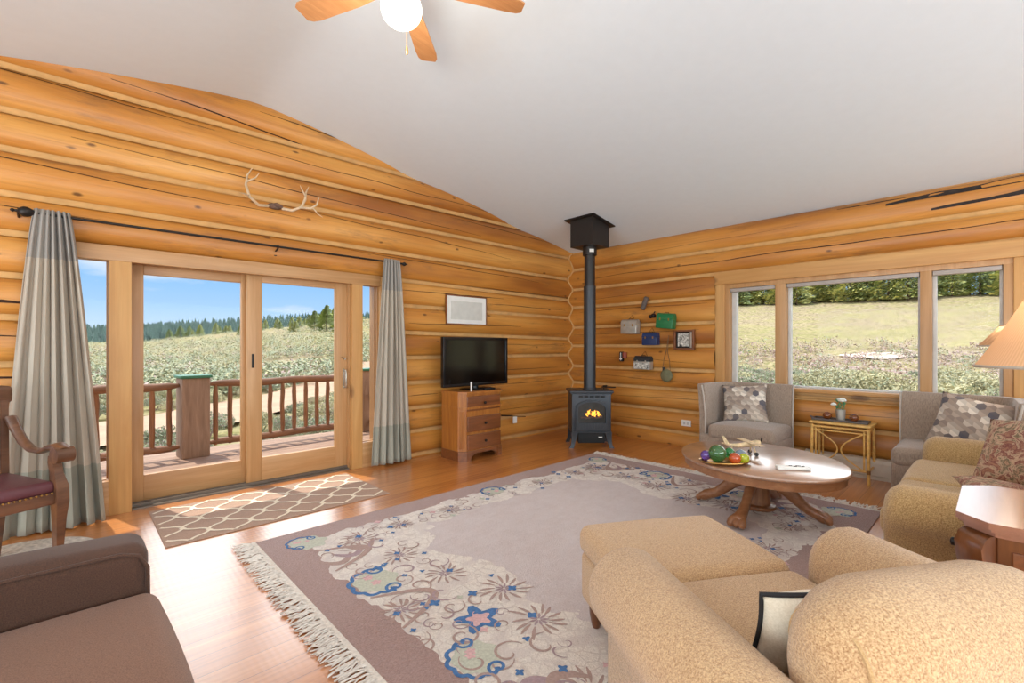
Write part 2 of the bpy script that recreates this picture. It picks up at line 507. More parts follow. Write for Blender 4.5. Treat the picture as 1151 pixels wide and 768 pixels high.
M['rugpink'] = m_plain('rug_motif_pink', (206, 168, 168), 0.97, var=0.15, nscale=80)
M['rugsage'] = m_plain('rug_motif_sage', (186, 188, 172), 0.97, var=0.15, nscale=80)
M['fringe'] = m_plain('rug_fringe', (216, 208, 198), 0.9, var=0.15, nscale=60)
M['mat'] = m_plain('doormat_brown', (172, 142, 122), 0.95, var=0.15, nscale=150, bump=0.5, bscale=300)
M['matline'] = m_plain('doormat_cream', (236, 222, 198), 0.95, var=0.08, nscale=150)
M['palerug'] = m_plain('pale_woven_rug', (196, 190, 180), 0.95, var=0.3, nscale=40, bump=0.4, bscale=120)

def m_curtain():
    t = NT('curtain_linen')
    tc = t.node('TexCoord'); sep = t.node('SeparateXYZ'); t.link(tc.outputs['Object'], sep.inputs[0])
    z = t.math('DIVIDE', sep.outputs[2], 2.3)
    col = t.ramp(z, [(0.0, lin((176, 174, 158))), (0.19, lin((206, 194, 176))), (0.83, lin((178, 172, 164)))], 'CONSTANT')
    n = t.noise(t.coords((60, 60, 4)), 1.0, 4, 0.6)
    col = t.mix(t.math('MULTIPLY', n, 0.3), col, lin((150, 142, 130)))
    nm = t.bump(n, 0.6, 0.006)
    p = t.bsdf(col, 0.9, 0.0, nm, Sheen_Weight=0.2)
    tl = t.node('BsdfTranslucent'); t.link(col, tl.inputs[0])
    mx = t.node('MixShader'); mx.inputs[0].default_value = 0.25
    t.link(p.outputs[0], mx.inputs[1]); t.link(tl.outputs[0], mx.inputs[2]); t.link(mx.outputs[0], t.out.inputs[0])
    return t.mat
M['curtain'] = m_curtain()

def m_hexpillow():
    t = NT('hexagon_print')
    p = t.coords((17, 17, 0))
    def vm(op, a, b=None):
        n = t.node('VectorMath', operation=op)
        for k, val in enumerate((a, b)):
            if val is None: continue
            if hasattr(val, 'links'): t.link(val, n.inputs[k])
            else: n.inputs[k].default_value = val
        return n
    s3 = (1, 1.7320508, 1); h3 = (.5, .8660254, .5)
    def cell(q):
        f = vm('FRACTION', vm('DIVIDE', q, s3).outputs[0]).outputs[0]
        return vm('SUBTRACT', vm('MULTIPLY', f, s3).outputs[0], h3).outputs[0]
    a = cell(vm('ADD', p, (50, 50*1.7320508, .5)).outputs[0]); b = cell(vm('ADD', p, (50.5, 50.8660254+35.7365, .5)).outputs[0])
    b = cell(vm('SUBTRACT', vm('ADD', p, (50, 50*1.7320508, .5)).outputs[0], h3).outputs[0])
    a = vm('MULTIPLY', a, (1, 1, 0)).outputs[0]; b = vm('MULTIPLY', b, (1, 1, 0)).outputs[0]
    la = vm('LENGTH', a).outputs['Value']; lb = vm('LENGTH', b).outputs['Value']
    sel = t.math('LESS_THAN', la, lb)
    mv = t.node('Mix', data_type='VECTOR'); t.link(sel, mv.inputs[0]); t.link(b, mv.inputs[4]); t.link(a, mv.inputs[5])
    g = mv.outputs[1]
    idv = vm('SNAP', vm('ADD', vm('SUBTRACT', p, g).outputs[0], (.1, .1, 0)).outputs[0], (.5, .4330127, 1)).outputs[0]
    wn = t.node('TexWhiteNoise', noise_dimensions='2D'); t.link(idv, wn.inputs['Vector'])
    sg = t.node('SeparateXYZ'); t.link(g, sg.inputs[0])
    half = t.math('GREATER_THAN', t.math('ADD', t.math('MULTIPLY', sg.outputs[0], .5), t.math('MULTIPLY', sg.outputs[1], .866)), 0.0)
    pal = [(206, 190, 172), (106, 98, 98), (156, 138, 124), (222, 210, 194), (92, 88, 94), (172, 154, 138), (190, 174, 158)]
    col = t.ramp(wn.outputs['Value'], [(i/7, lin(c)) for i, c in enumerate(pal)], 'CONSTANT')
    col = t.mix(t.math('MULTIPLY', half, .35), col, lin((112, 100, 94)))
    t.bsdf(col, 0.9, 0.0, t.bump(t.noise(t.coords(), 300, 2), 0.3, 0.003))
    return t.mat
M['hex'] = m_hexpillow()

def m_floral():
    t = NT('floral_tapestry')
    vec = t.coords()
    n = t.noise(vec, 11, 5, 0.65, 1.6)
    pal = [(0.30, (92, 50, 44)), (0.40, (170, 124, 98)), (0.46, (122, 66, 60)), (0.53, (200, 168, 138)), (0.60, (98, 90, 66)), (0.67, (186, 146, 118)), (0.76, (112, 58, 52))]
    col = t.ramp(n, [(p, lin(c)) for p, c in pal])
    t.bsdf(col, 0.92, 0.0, t.bump(t.noise(vec, 250, 2), 0.4, 0.003))
    return t.mat
M['floral'] = m_floral()
M['cream'] = m_fabric('cream_cotton', (232, 218, 196), (214, 198, 172), 200, 0.2)
M['blackpipe'] = m_plain('black_piping', (36, 34, 36), 0.8)

def m_shade():
    t = NT('lampshade_pleated')
    tc = t.node('TexCoord'); sep = t.node('SeparateXYZ'); t.link(tc.outputs['Object'], sep.inputs[0])
    an = t.math('ARCTAN2', sep.outputs[1], sep.outputs[0])
    s_ = t.math('SINE', t.math('MULTIPLY', an, 150.0))
    col = t.mix(t.math('MULTIPLY', t.math('ADD', s_, 1.0), 0.12), lin((226, 188, 150)), lin((176, 124, 84)))
    d = t.node('BsdfDiffuse'); t.link(col, d.inputs[0])
    tl = t.node('BsdfTranslucent'); t.link(col, tl.inputs[0])
    mx = t.node('MixShader'); mx.inputs[0].default_value = 0.45
    t.link(d.outputs[0], mx.inputs[1]); t.link(tl.outputs[0], mx.inputs[2]); t.link(mx.outputs[0], t.out.inputs[0])
    return t.mat
M['lampshade'] = m_shade()
M['shadetrim'] = m_plain('lampshade_trim', (176, 164, 150), 0.7)

def m_ground():
    t = NT('sage_hill_ground')
    vec = t.coords()
    a = t.noise(vec, 0.35, 5, 0.6); b = t.noise(vec, 2.4, 5, 0.65); c = t.noise(vec, 0.05, 3)
    base = t.ramp(b, [(0.32, lin((100, 88, 70))), (0.46, lin((152, 136, 108))), (0.62, lin((182, 164, 136)))])
    grass = t.ramp(b, [(0.35, lin((132, 130, 84))), (0.6, lin((182, 166, 126)))])
    col = t.mix(t.ramp(a, [(0.42, (0, 0, 0)), (0.58, (1, 1, 1))]), base, grass)
    col = t.mix(t.math('MULTIPLY', t.ramp(c, [(0.45, (0, 0, 0)), (0.6, (1, 1, 1))]), 0.4), col, lin((142, 140, 86)))
    nm = t.bump(b, 0.6, 0.3)
    t.bsdf(col, 1.0, 0.0, nm, Specular_IOR_Level=0.0)
    return t.mat
M['ground'] = m_ground()
M['road'] = m_plain('dirt_road', (180, 148, 120), 1.0, var=0.12, nscale=1.2)
M['sage'] = m_plain('sagebrush_leaf', (152, 158, 128), 0.9, var=0.3, nscale=3)
M['sagey'] = m_plain('sagebrush_dry_leaf', (180, 172, 134), 0.9, var=0.3, nscale=3)
M['sagedk'] = m_plain('sagebrush_twig', (178, 154, 144), 0.9, var=0.3, nscale=3)
M['pine'] = m_plain('pine_needles', (150, 160, 96), 0.9, var=0.35, nscale=1.2)
M['pinelit'] = m_plain('pine_needles_lit', (214, 208, 130), 0.9, var=0.3, nscale=1.2)  # lit copy of the pine needles, brightness of sunlit tips put into the colour
M['pinedk'] = m_plain('pine_needles_far', (84, 104, 92), 0.9, var=0.3, nscale=0.3)
M['bark'] = m_plain('pine_bark', (92, 70, 54), 0.9)

# ------------------------------------------------------------- room numbers
YN, XE = 4.765, 5.835          # seam planes of the north and east log walls
XW, YS = -3.4, -3.2
BUL = 0.105
RIDGE_X, RIDGE_Z, SL = 1.23, 3.545, 0.168
def ceil_z(x): return RIDGE_Z - SL * abs(x - RIDGE_X)
sN0 = [-0.24, 0.03, 0.31, 0.585, 0.88, 1.175, 1.497, 1.789, 2.081, 2.354, 2.664, 2.932, 3.238, 3.56]
sN1 = [-0.24, 0.04, 0.314, 0.583, 0.874, 1.165, 1.42, 1.747, 2.03, 2.36, 2.70, 3.0, 3.3, 3.6]
sE0 = [-0.10, 0.172, 0.45, 0.74, 0.994, 1.31, 1.60, 1.912, 2.195, 2.468, 2.76]   # at y=0
sE1 = [-0.10, 0.18, 0.455, 0.735, 0.992, 1.31, 1.598, 1.912, 2.193, 2.505, 2.80]
def seamN(k, x):
    t = (x - 0.0) / 5.77
    t = max(-0.4, min(1.05, t))
    return sN0[k] + (sN1[k]-sN0[k]) * t
def seamE(k, y):
    t = max(-0.5, min(1.05, y / 4.70))
    return sE0[k] + (sE1[k]-sE0[k]) * t
def prof(t):
    return max(0.0, 1 - abs(2*t-1)**2.4) ** 0.6
def wob(k, a, s):
    return mnoise.noise(V((a*0.7, k*3.7+s, 0.3))) * 0.012
def ptN(k, x, t):
    z0, z1 = seamN(k, x), seamN(k+1, x)
    b = BUL * (1 + 0.12*sin(k*2.3)) + wob(k, x, 0)
    return V((x, YN - b*prof(t), z0 + (z1-z0)*t))
def ptE(k, y, t):
    z0, z1 = seamE(k, y), seamE(k+1, y)
    b = BUL * (1 + 0.12*sin(k*1.7+1)) + wob(k, y, 9)
    return V((XE - b*prof(t), y, z0 + (z1-z0)*t))
NT_ = 14
def log_rows(mb, pf, k, a0, a1, zmax=None, zmin=None):
    n = max(2, int(abs(a1-a0) / 0.25))
    def fn(u, v):
        t = 0.5 - 0.5*cos(pi*v)
        p = pf(k, a0+(a1-a0)*u, t)
        if zmin is not None and p.z < zmin: p.z = zmin
        if zmax is not None and p.z > zmax: p.z = zmax
        return p
    mb.grid(fn, n, NT_)
def chink(mb, plane, sf, k, a0, a1, out):
    n = max(2, int(abs(a1-a0) / 0.25))
    def fn(u, v):
        a = a0+(a1-a0)*u
        z = sf(k, a) + (v-0.5)*0.044
        q = out + 0.007*(1-(2*v-1)**2) * (-1) + 0.004*mnoise.noise(V((a*2, k, 0)))
        q = q if q > 0.02 else 0.02
        return (a, YN - q, z) if plane == 'N' else (XE - q, a, z)
    mb.grid(fn, n, 4)

# north (left) wall ---------------------------------------------------------
DX0, DX1, DZ = -0.20, 2.58, 2.075      # door opening
wallN = MB()
for k in range(len(sN0)-1):
    if seamN(k+1, 0) < DZ + 0.05 and k < 8:
        log_rows(wallN, ptN, k, XW, DX0)
        log_rows(wallN, ptN, k, DX1, XE)
    else:
        log_rows(wallN, ptN, k, XW, XE, zmin=DZ if k == 8 else None)
wN = wallN.build('wall_left', M['logx']); tag(wN, kind='structure')
ch = MB()
for k in range(1, len(sN0)-1):
    if k <= 7:
        chink(ch, 'N', seamN, k, XW, DX0, 0.062); chink(ch, 'N', seamN, k, DX1, XE-0.03, 0.062)
    elif k == 8:
        chink(ch, 'N', seamN, k, XW, DX0, 0.062); chink(ch, 'N', seamN, k, DX1, XE-0.03, 0.062)
    else:
        chink(ch, 'N', seamN, k, XW, XE-0.03, 0.062)
ch.build('chinking', M['chink'], wN)
core = MB()
core.box(XW-0.2, DX0, YN-0.004, YN+0.2, -0.3, 3.6); core.box(DX1, XE+0.2, YN-0.004, YN+0.2, -0.3, 3.6)
core.box(DX0, DX1, YN-0.004, YN+0.2, DZ, 3.6); core.box(DX0, DX1, YN-0.06, YN+0.2, -0.3, -0.005)
core.build('wall_core', M['boardx'], wN)
def check_line(mb, pf, k, a0, a1, t0, t1, w, seed=0, wav=0.03):
    n = max(4, int(abs(a1-a0)/0.12)); L = []; Rr = []
    for i in range(n+1):
        u = i/n; a = a0+(a1-a0)*u
        t = t0+(t1-t0)*u + wav*mnoise.noise(V((a*1.5, seed, 0)))*2 + 0.006*mnoise.noise(V((a*9, seed, 4)))
        ww = w*(0.35+0.65*sin(pi*min(1, max(0.03, u)))) * (1+0.5*mnoise.noise(V((a*6, seed, 2))))
        nrm = V((0, -1, 0)) if pf is ptN else V((-1, 0, 0))
        p = pf(k, a, t); q = pf(k, a, min(0.985, t+ww/0.29))
        L.append(p+nrm*0.0025); Rr.append(q+nrm*0.0025)
    vs = L+Rr; m = n+1
    mb.add(vs, [(i, i+1, m+i+1, m+i) for i in range(n)])
ck = MB()
for (k, a0, a1, t0, t1, w) in [(12, 0.22, 1.9, .30, .02, .008), (10, 0.0, 3.9, .62, .20, .007), (9, -1.4, 1.6, .82, .55, .006),
        (8, -1.2, .2, .66, .62, .007), (8, 2.0, 5.0, .88, .62, .007), (11, 1.0, 4.4, .48, .30, .006), (9, 1.3, 4.4, .9, .45, .006), (7, 2.7, 4.3, .60, .66, .01),
        (10, 3.4, 5.3, .75, .55, .007), (6, 2.8, 4.6, .35, .42, .008), (5, 3.9, 5.6, .6, .55, .006), (4, 3.9, 5.4, .3, .36, .007), (3, 2.8, 3.2, .5, .5, .008),
        (7, 4.0, 5.6, .35, .42, .007), (3, 3.9, 5.5, .65, .7, .006), (2, 3.9, 5.3, .4, .45, .006), (6, -1.0, -.2, .35, .33, .03), (5, -1.0, -.2, .6, .62, .012), (4, -1.0, -.2, .72, .7, .02),
        (12, 1.25, 2.4, .62, .5, .006), (11, -1.3, .9, .9, .72, .007)]:
    check_line(ck, ptN, k, a0, a1, t0, t1, w, k*3.3)
ck.nofix = True
ck.build('drying_cracks', M['crack'], wN)

# east (right) wall -----------------------------------------------------------
WY0, WY1, WZ0, WZ1 = -0.20, 2.40, 0.775, 2.20
wallE = MB()
for k in range(len(sE0)-1):
    z0, z1 = seamE(k, 1), seamE(k+1, 1)
    if z1 <= WZ0+0.0 or z0 >= WZ1-0.02:
        log_rows(wallE, ptE, k, YS, YN)
    elif z0 < WZ0:   # row 3 straddles the sill
        log_rows(wallE, ptE, k, YS, WY0); log_rows(wallE, ptE, k, WY1, YN); log_rows(wallE, ptE, k, WY0, WY1, zmax=WZ0)
    else:
        log_rows(wallE, ptE, k, YS, WY0); log_rows(wallE, ptE, k, WY1, YN)
wE = wallE.build('wall_right', M['logy']); tag(wE, kind='structure')
ch = MB()
for k in range(1, len(sE0)-1):
    z0 = seamE(k, 1)
    if WZ0 < z0 < WZ1 - 0.03:
        chink(ch, 'E', seamE, k, YS, WY0, 0.062); chink(ch, 'E', seamE, k, WY1, YN-0.03, 0.062)
    else:
        chink(ch, 'E', seamE, k, YS, YN-0.03, 0.062)
ch.build('chinking', M['chink'], wE)
# caulk line where the two walls interlock
pts = []
for i in range(181):
    z = 0.02 + i*(2.78/180)
    def inv(sf, pf, a):
        for k in range(12):
            if k+1 >= (len(sN0) if pf is ptN else len(sE0)): break
            if sf(k, a) <= z < sf(k+1, a):
                return pf(k, a, (z-sf(k, a))/(sf(k+1, a)-sf(k, a)))
        return pf(0, a, 1.0)
    pn = inv(seamN, ptN, 5.77); pe = inv(seamE, ptE, 4.7)
    pts.append((min(pe.x, XE-0.062)-0.004, min(pn.y, YN-0.062)-0.004, z))
cl = MB(); cl.tube(pts, 0.0135, 6)
cl.build('corner_caulk', M['chink'], wE)
core = MB()
core.box(XE-0.004, XE+0.2, YS-0.2, WY0, -0.3, 2.9); core.box(XE-0.004, XE+0.2, WY1, YN+0.2, -0.3, 2.9)
core.box(XE-0.004, XE+0.2, WY0, WY1, -0.3, WZ0); core.box(XE-0.004, XE+0.2, WY0, WY1, 2.12, 2.9)
core.build('wall_core', M['boardy'], wE)
ck = MB()
for (k, a0, a1, t0, t1, w) in [(8, 4.4, -1.5, .42, .62, .009), (9, 3.9, 1.5, .35, .45, .003), (7, 4.6, 2.5, .35, .5, .005), (6, 4.5, 2.5, .75, .8, .006), (5, 4.6, 2.6, .6, .7, .006), (5, 3.9, 2.6, .28, .22, .004),
        (4, 4.3, 2.6, .55, .3, .004), (3, 4.5, 2.4, .6, .35, .004), (3, 4.1, 2.5, .82, .9, .006), (2, 4.0, 2.2, .5, .6, .004), (1, 3.8, 2.4, .4, .5, .004), (2, 1.6, .6, .5, .55, .004)]:
    check_line(ck, ptE, k, a0, a1, t0, t1, w, k*5.1)
ck.nofix = True
ck.build('drying_cracks', M['crack'], wE)
hol = MB()
check_line(hol, ptE, 9, 0.75, -0.9, .66, .76, .055, 3.3, 0.02)
check_line(hol, ptE, 9, 0.42, -0.9, .30, .42, .04, 8.3, 0.02)
check_line(hol, ptE, 9, 1.15, 0.6, .82, .84, .012, 5.3, 0.02)
hol.nofix = True
hol.build('dark_bark_hollow', M['char'], wE)

# unseen walls behind the camera, with wide window openings -------------------
wb = MB()
wb.box(XW-0.2, XE+0.2, YS-0.2, YS, -0.3, 0.7); wb.box(XW-0.2, XE+0.2, YS-0.2, YS, 2.3, 3.6)
wb.box(XW-0.2, -2.4, YS-0.2, YS, 0.7, 2.3); wb.box(4.8, XE+0.2, YS-0.2, YS, 0.7, 2.3)
tag(wb.build('wall_behind', M['boardx']), kind='structure')
wb = MB()
wb.box(XW-0.2, XW, YS, YN, -0.3, 0.4); wb.box(XW-0.2, XW, YS, YN, 2.3, 3.0)
wb.box(XW-0.2, XW, YS, -2.2, 0.4, 2.3); wb.box(XW-0.2, XW, 3.6, YN, 0.4, 2.3)
tag(wb.build('wall_west', M['boardy']), kind='structure')

fl = MB(); fl.box(XW-0.2, XE+0.2, YS-0.2, YN+0.02, -0.12, 0.0)
tag(fl.build('floor', M['floor']), kind='structure')
ce = MB()
xs = [XW-0.4, RIDGE_X-0.25, RIDGE_X-0.1, RIDGE_X, RIDGE_X+0.1, RIDGE_X+0.25, XE+0.5]
poly = []
for x in xs:
    z = ceil_z(x)
    if abs(x-RIDGE_X) < 0.01: z -= 0.012
    poly.append((x, z))
poly = poly + [(x, z+0.22) for x, z in reversed(poly)]
ce.prism(poly, YS-0.3, YN+0.22, 'xz')
tag(ce.build('ceiling', M['ceil'], smooth=True, ang=20), kind='structure')

# ------------------------------------------------------------- patio door unit
CY = 4.69   # face of casings
d1 = empty('door_1', (1.245, 4.80, 0), kind='structure')
def dpart(name, mb, m, parent=d1, **kw):
    mb.M = Matrix.Identity(4)
    o = mb.build(name, m, None, **kw)
    o.parent = parent
    pm = parent.matrix_world if parent.parent is None else parent.matrix_world
    o.location = (-1.245, -4.80, 0) if parent is d1 else (0, 0, 0)
    return o
mb = MB()
for x0, x1 in ((-0.20, -0.10), (0.21, 0.345), (2.145, 2.262), (2.47, 2.59)):
    mb.box(x0, x1, CY, CY+0.06, 0.0, 1.96 if x0 > 0 and x1 < 2.4 else 2.07, 0.003)
dpart('upright_casing', mb, M['boardz'])
mb = MB(); mb.box(-0.10, 2.47, CY, CY+0.06, 1.96, 2.075, 0.003)
dpart('head_casing', mb, M['doorx'])
mb = MB()
mb.box(-0.10, 0.21, CY, CY+0.06, 0.0, 0.265, 0.003); mb.box(2.262, 2.47, CY, CY+0.06, 0.0, 0.265, 0.003)
dpart('lower_panel', mb, M['doorx'])
mb = MB()
for x0, x1 in ((-0.12, -0.10), (0.325, 0.352), (2.130, 2.160), (2.46, 2.48), (0.21, 0.235), (2.245, 2.264)):
    mb.box(x0, x1, CY+0.062, 4.93, 0.0, 1.985)
dpart('jamb', mb, M['doorz'])
mb = MB(); mb.box(-0.12, 2.48, CY+0.062, 4.93, 1.985, 2.07)
dpart('head_jamb', mb, M['doorx'])
mb = MB()
for q in (0, 1, 2):
    mb.box(0.352, 2.13, 4.775+q*0.05, 4.790+q*0.05, 0.0, 0.035)
mb.box(0.352, 2.13, 4.73, 4.93, -0.01, 0.012)
dpart('sill_track', mb, m_plain('sill_metal', (112, 100, 88), .45, .4))
def leaf(name, x0, x1, y, gz0, gz1, gx0, gx1, zb, zt):
    f = MB()
    f.box(x0, gx0, y, y+0.045, zb, zt, 0.003); f.box(gx1, x1, y, y+0.045, zb, zt, 0.003)
    fo = dpart(name, f, M['doorz'])
    f = MB(); f.box(gx0, gx1, y+0.0015, y+0.0435, zb, gz0, 0.003); f.box(gx0, gx1, y+0.0015, y+0.0435, gz1, zt, 0.003)
    r = dpart('rail', f, M['doorx'], fo)
    g = MB(); g.box(gx0-0.01, gx1+0.01, y+0.02, y+0.026, gz0-0.01, gz1+0.01)
    dpart('pane', g, M['glass'], fo)
    return fo
fx = leaf('fixed_leaf', 0.352, 1.20, 4.87, 0.235, 1.895, 0.435, 1.150, 0.02, 1.985)
slf = leaf('sliding_leaf', 1.178, 2.132, 4.79, 0.25, 1.905, 1.305, 2.007, 0.03, 1.985)
h = MB(); h.tube([(2.10, 4.79, 1.055), (2.10, 4.745, 1.05), (2.10, 4.735, 1.02), (2.10, 4.735, 0.90), (2.10, 4.745, 0.87), (2.10, 4.79, 0.865)], 0.009, 8)
h.box(2.085, 2.115, 4.784, 4.792, 0.86, 1.06, 0.002)
dpart('handle', h, M['nickel'], slf)
h = MB(); h.tube([(2.10, 4.79, 1.17), (2.10, 4.765, 1.17)], 0.012, 10); h.tube([(2.10, 4.765, 1.17), (2.06, 4.755, 1.19)], 0.006, 8)
dpart('thumb_latch', h, M['nickel'], slf)
h = MB(); h.box(1.217, 1.238, 4.784, 4.79, 1.10, 1.23, 0.002)
dpart('edge_pull', h, M['iron'], slf)
for nm, x0, x1 in (('sidelight', -0.10, 0.212), ('sidelight', 2.262, 2.462)):
    f = MB()
    f.box(x0, x0+0.012, 4.80, 4.84, 0.265, 1.985); f.box(x1-0.012, x1, 4.80, 4.84, 0.265, 1.985)
    f.box(x0+0.012, x1-0.012, 4.80, 4.84, 0.245, 0.262); f.box(x0+0.012, x1-0.012, 4.80, 4.84, 1.965, 1.985)
    fo = dpart(nm, f, M['doorz'])
    g = MB(); g.box(x0+0.012, x1-0.012, 4.817, 4.823, 0.262, 1.965)
    dpart('pane', g, M['glass'], fo)

# ------------------------------------------------------------- picture window
w1 = empty('window_1', (5.80, 1.1, 0), kind='structure')
def wpart(name, mb, m, parent=w1, **kw):
    o = mb.build(name, m, None, **kw); o.parent = parent
    o.location = (-5.80, -1.1, 0) if parent is w1 else (0, 0, 0)
    return o
EX = 5.755
mb = MB(); mb.box(EX-0.01, EX+0.06, -0.9, 2.41, 2.052, 2.20, 0.004)
wpart('head_board', mb, M['boardy'])
mb = MB(); mb.box(EX, EX+0.06, 2.29, 2.405, 0.66, 2.052, 0.004); mb.box(EX, EX+0.06, -0.28, -0.095, 0.66, 2.052, 0.004)
wpart('side_casing', mb, M['boardz'])
mb = MB()
mb.box(EX+0.012, 6.02, -0.095, 2.29, 2.0, 2.052, 0.002)
mb.box(EX+0.012, 6.02, 2.235, 2.29, 0.84, 2.0, 0.002); mb.box(EX+0.012, 6.02, -0.095, -0.035, 0.84, 2.0, 0.002)
for y0, y1 in ((1.625, 1.735), (0.418, 0.500)):
    mb.box(EX+0.012, 5.96, y0, y1, 0.84, 2.0, 0.002)
wpart('window_frame', mb, M['doorz'])
mb = MB(); mb.box(EX-0.03, 6.02, -0.28, 2.40, 0.80, 0.842, 0.006); mb.box(EX-0.005, EX+0.05, -0.28, 2.40, 0.742, 0.80, 0.004)
wpart('window_sill', mb, M['boardy'])
for (y0, y1) in ((1.735, 2.235), (0.50, 1.625), (-0.035, 0.418)):
    f = MB()
    wl = 0.055 if y1 > 2 else 0.03
    f.box(5.84, 5.90, y0, y0+0.022, 0.842, 2.0, 0.003); f.box(5.84, 5.90, y1-wl, y1, 0.842, 2.0, 0.003)
    f.box(5.84, 5.90, y0, y1, 0.842, 0.862, 0.003); f.box(5.84, 5.90, y0, y1, 1.975, 2.0, 0.003)
    fo = wpart('sash', f, M['vinyl'])
    g = MB(); g.box(5.865, 5.871, y0+0.02, y1-wl+0.005, 0.86, 1.98)
    wpart('pane', g, M['glass'], fo)
    g = MB(); g.box(EX+0.02, EX+0.07, y0+0.004, y1-0.004, 1.955, 1.998, 0.008)
    wpart('roller_shade', g, M['shade'])

# ------------------------------------------------------------- rug and mats
RX, RY = 2.715, 1.99
rug = MB()
rug.rbox((0, 0, 0.007), (3.70, 2.74, 0.012), 0.005, 2, 30)
ZC = [0]
def ribbon(mb, pts, w, z, mi, taper=True):
    ZC[0] += 1; z = z + ZC[0]*2.5e-6
    n = len(pts); L = []; R = []
    for i, (x, y) in enumerate(pts):
        a = pts[min(i+1, n-1)]; b = pts[max(i-1, 0)]
        dx, dy = a[0]-b[0], a[1]-b[1]; l = hypot(dx, dy) or 1
        ww = w * (0.3+0.7*sin(pi*i/(n-1))) if taper else w
        L.append((x-dy/l*ww/2, y+dx/l*ww/2, z)); R.append((x+dy/l*ww/2, y-dx/l*ww/2, z))
    mb.add(L+R, [(i, n+i, n+i+1, i+1) for i in range(n-1)], mi)
def spiral(cx, cy, r0, a0, turns, k=22, flip=1):
    return [(cx + r0*(1-0.8*i/k)*cos(a0+flip*2*pi*turns*i/k), cy + r0*(1-0.8*i/k)*sin(a0+flip*2*pi*turns*i/k)) for i in range(k+1)]
def disc(mb, cx, cy, r, z, mi, lob=0, amp=0.0, n=28, ph=0):
    ZC[0] += 1; z = z + ZC[0]*2.5e-6
    vs = [(cx, cy, z)]
    for i in range(n):
        a = 2*pi*i/n; rr = r*(1+amp*cos(lob*a+ph)); vs.append((cx+rr*cos(a), cy+rr*sin(a), z))
    mb.add(vs, [(0, i+1, (i+1) % n + 1) for i in range(n)], mi)
ZM = 0.0142
rr = random.Random(11)
def flower(cx, cy, r):
    for i in range(14):
        a = 2*pi*i/14 + rr.uniform(-.1, .1); l = rr.uniform(.8, 1.1)
        ribbon(rug, [(cx+r*l*q*cos(a+0.25*q), cy+r*l*q*sin(a+0.25*q)) for q in (0.38, 0.6, 0.8, 1.0)], r*0.12, ZM, 1)
    for i in range(9):
        a = 2*pi*i/9
        ribbon(rug, [(cx+r*q*cos(a), cy+r*q*sin(a)) for q in (0.05, 0.2, 0.33)], r*0.1, ZM, 3)
    a = rr.uniform(0, 6)
    disc(rug, cx+r*.3*cos(a), cy+r*.3*sin(a), r*0.15, ZM+.0004, 2, 4, .25)
    disc(rug, cx+r*1.05*cos(a+2), cy+r*1.05*sin(a+2), r*0.10, ZM+.0004, 2, 3, .3)
def cloud(cx, cy, r, a0, span=3.6):
    pts = []
    for i in range(60):
        u = i/59; a = a0+span*u; q = r*(1+0.14*abs(sin(u*pi*6))); pts.append((cx+q*cos(a), cy+q*sin(a)))
    disc(rug, cx, cy, r*.92, ZM-.0002, 5, 7, .08)
    ribbon(rug, pts, r*0.17, ZM+.0003, 2, False)
    for e, s_ in ((a0, 1), (a0+span, -1)):
        ribbon(rug, spiral(cx+r*cos(e), cy+r*sin(e), r*.38, e+pi/2*s_, 1.1, 20, s_), r*0.13, ZM+.0005, 2, False)
    for i in range(4):
        a = rr.uniform(0, 6.28); q = rr.uniform(.1, .55)*r
        disc(rug, cx+q*cos(a), cy+q*sin(a), r*.2, ZM+.0002, rr.choice((4, 4, 6)), 5, .2)
def curls(x0, x1, y0, y1, n, rmin=.035, rmax=.09):
    for i in range(n):
        cx, cy = rr.uniform(x0, x1), rr.uniform(y0, y1)
        r = rr.uniform(rmin, rmax)
        ribbon(rug, spiral(cx, cy, r, rr.uniform(0, 6.28), rr.uniform(.5, 1.2), 18, rr.choice((-1, 1))), r*0.16, ZM, rr.choice((1, 1, 3)))
def side_dots(x0, x1, y0, y1, n):
    for i in range(n):
        disc(rug, rr.uniform(x0, x1), rr.uniform(y0, y1), rr.uniform(.012, .026), ZM+.0004, rr.choice((2, 2, 4, 6)), 4, .3)
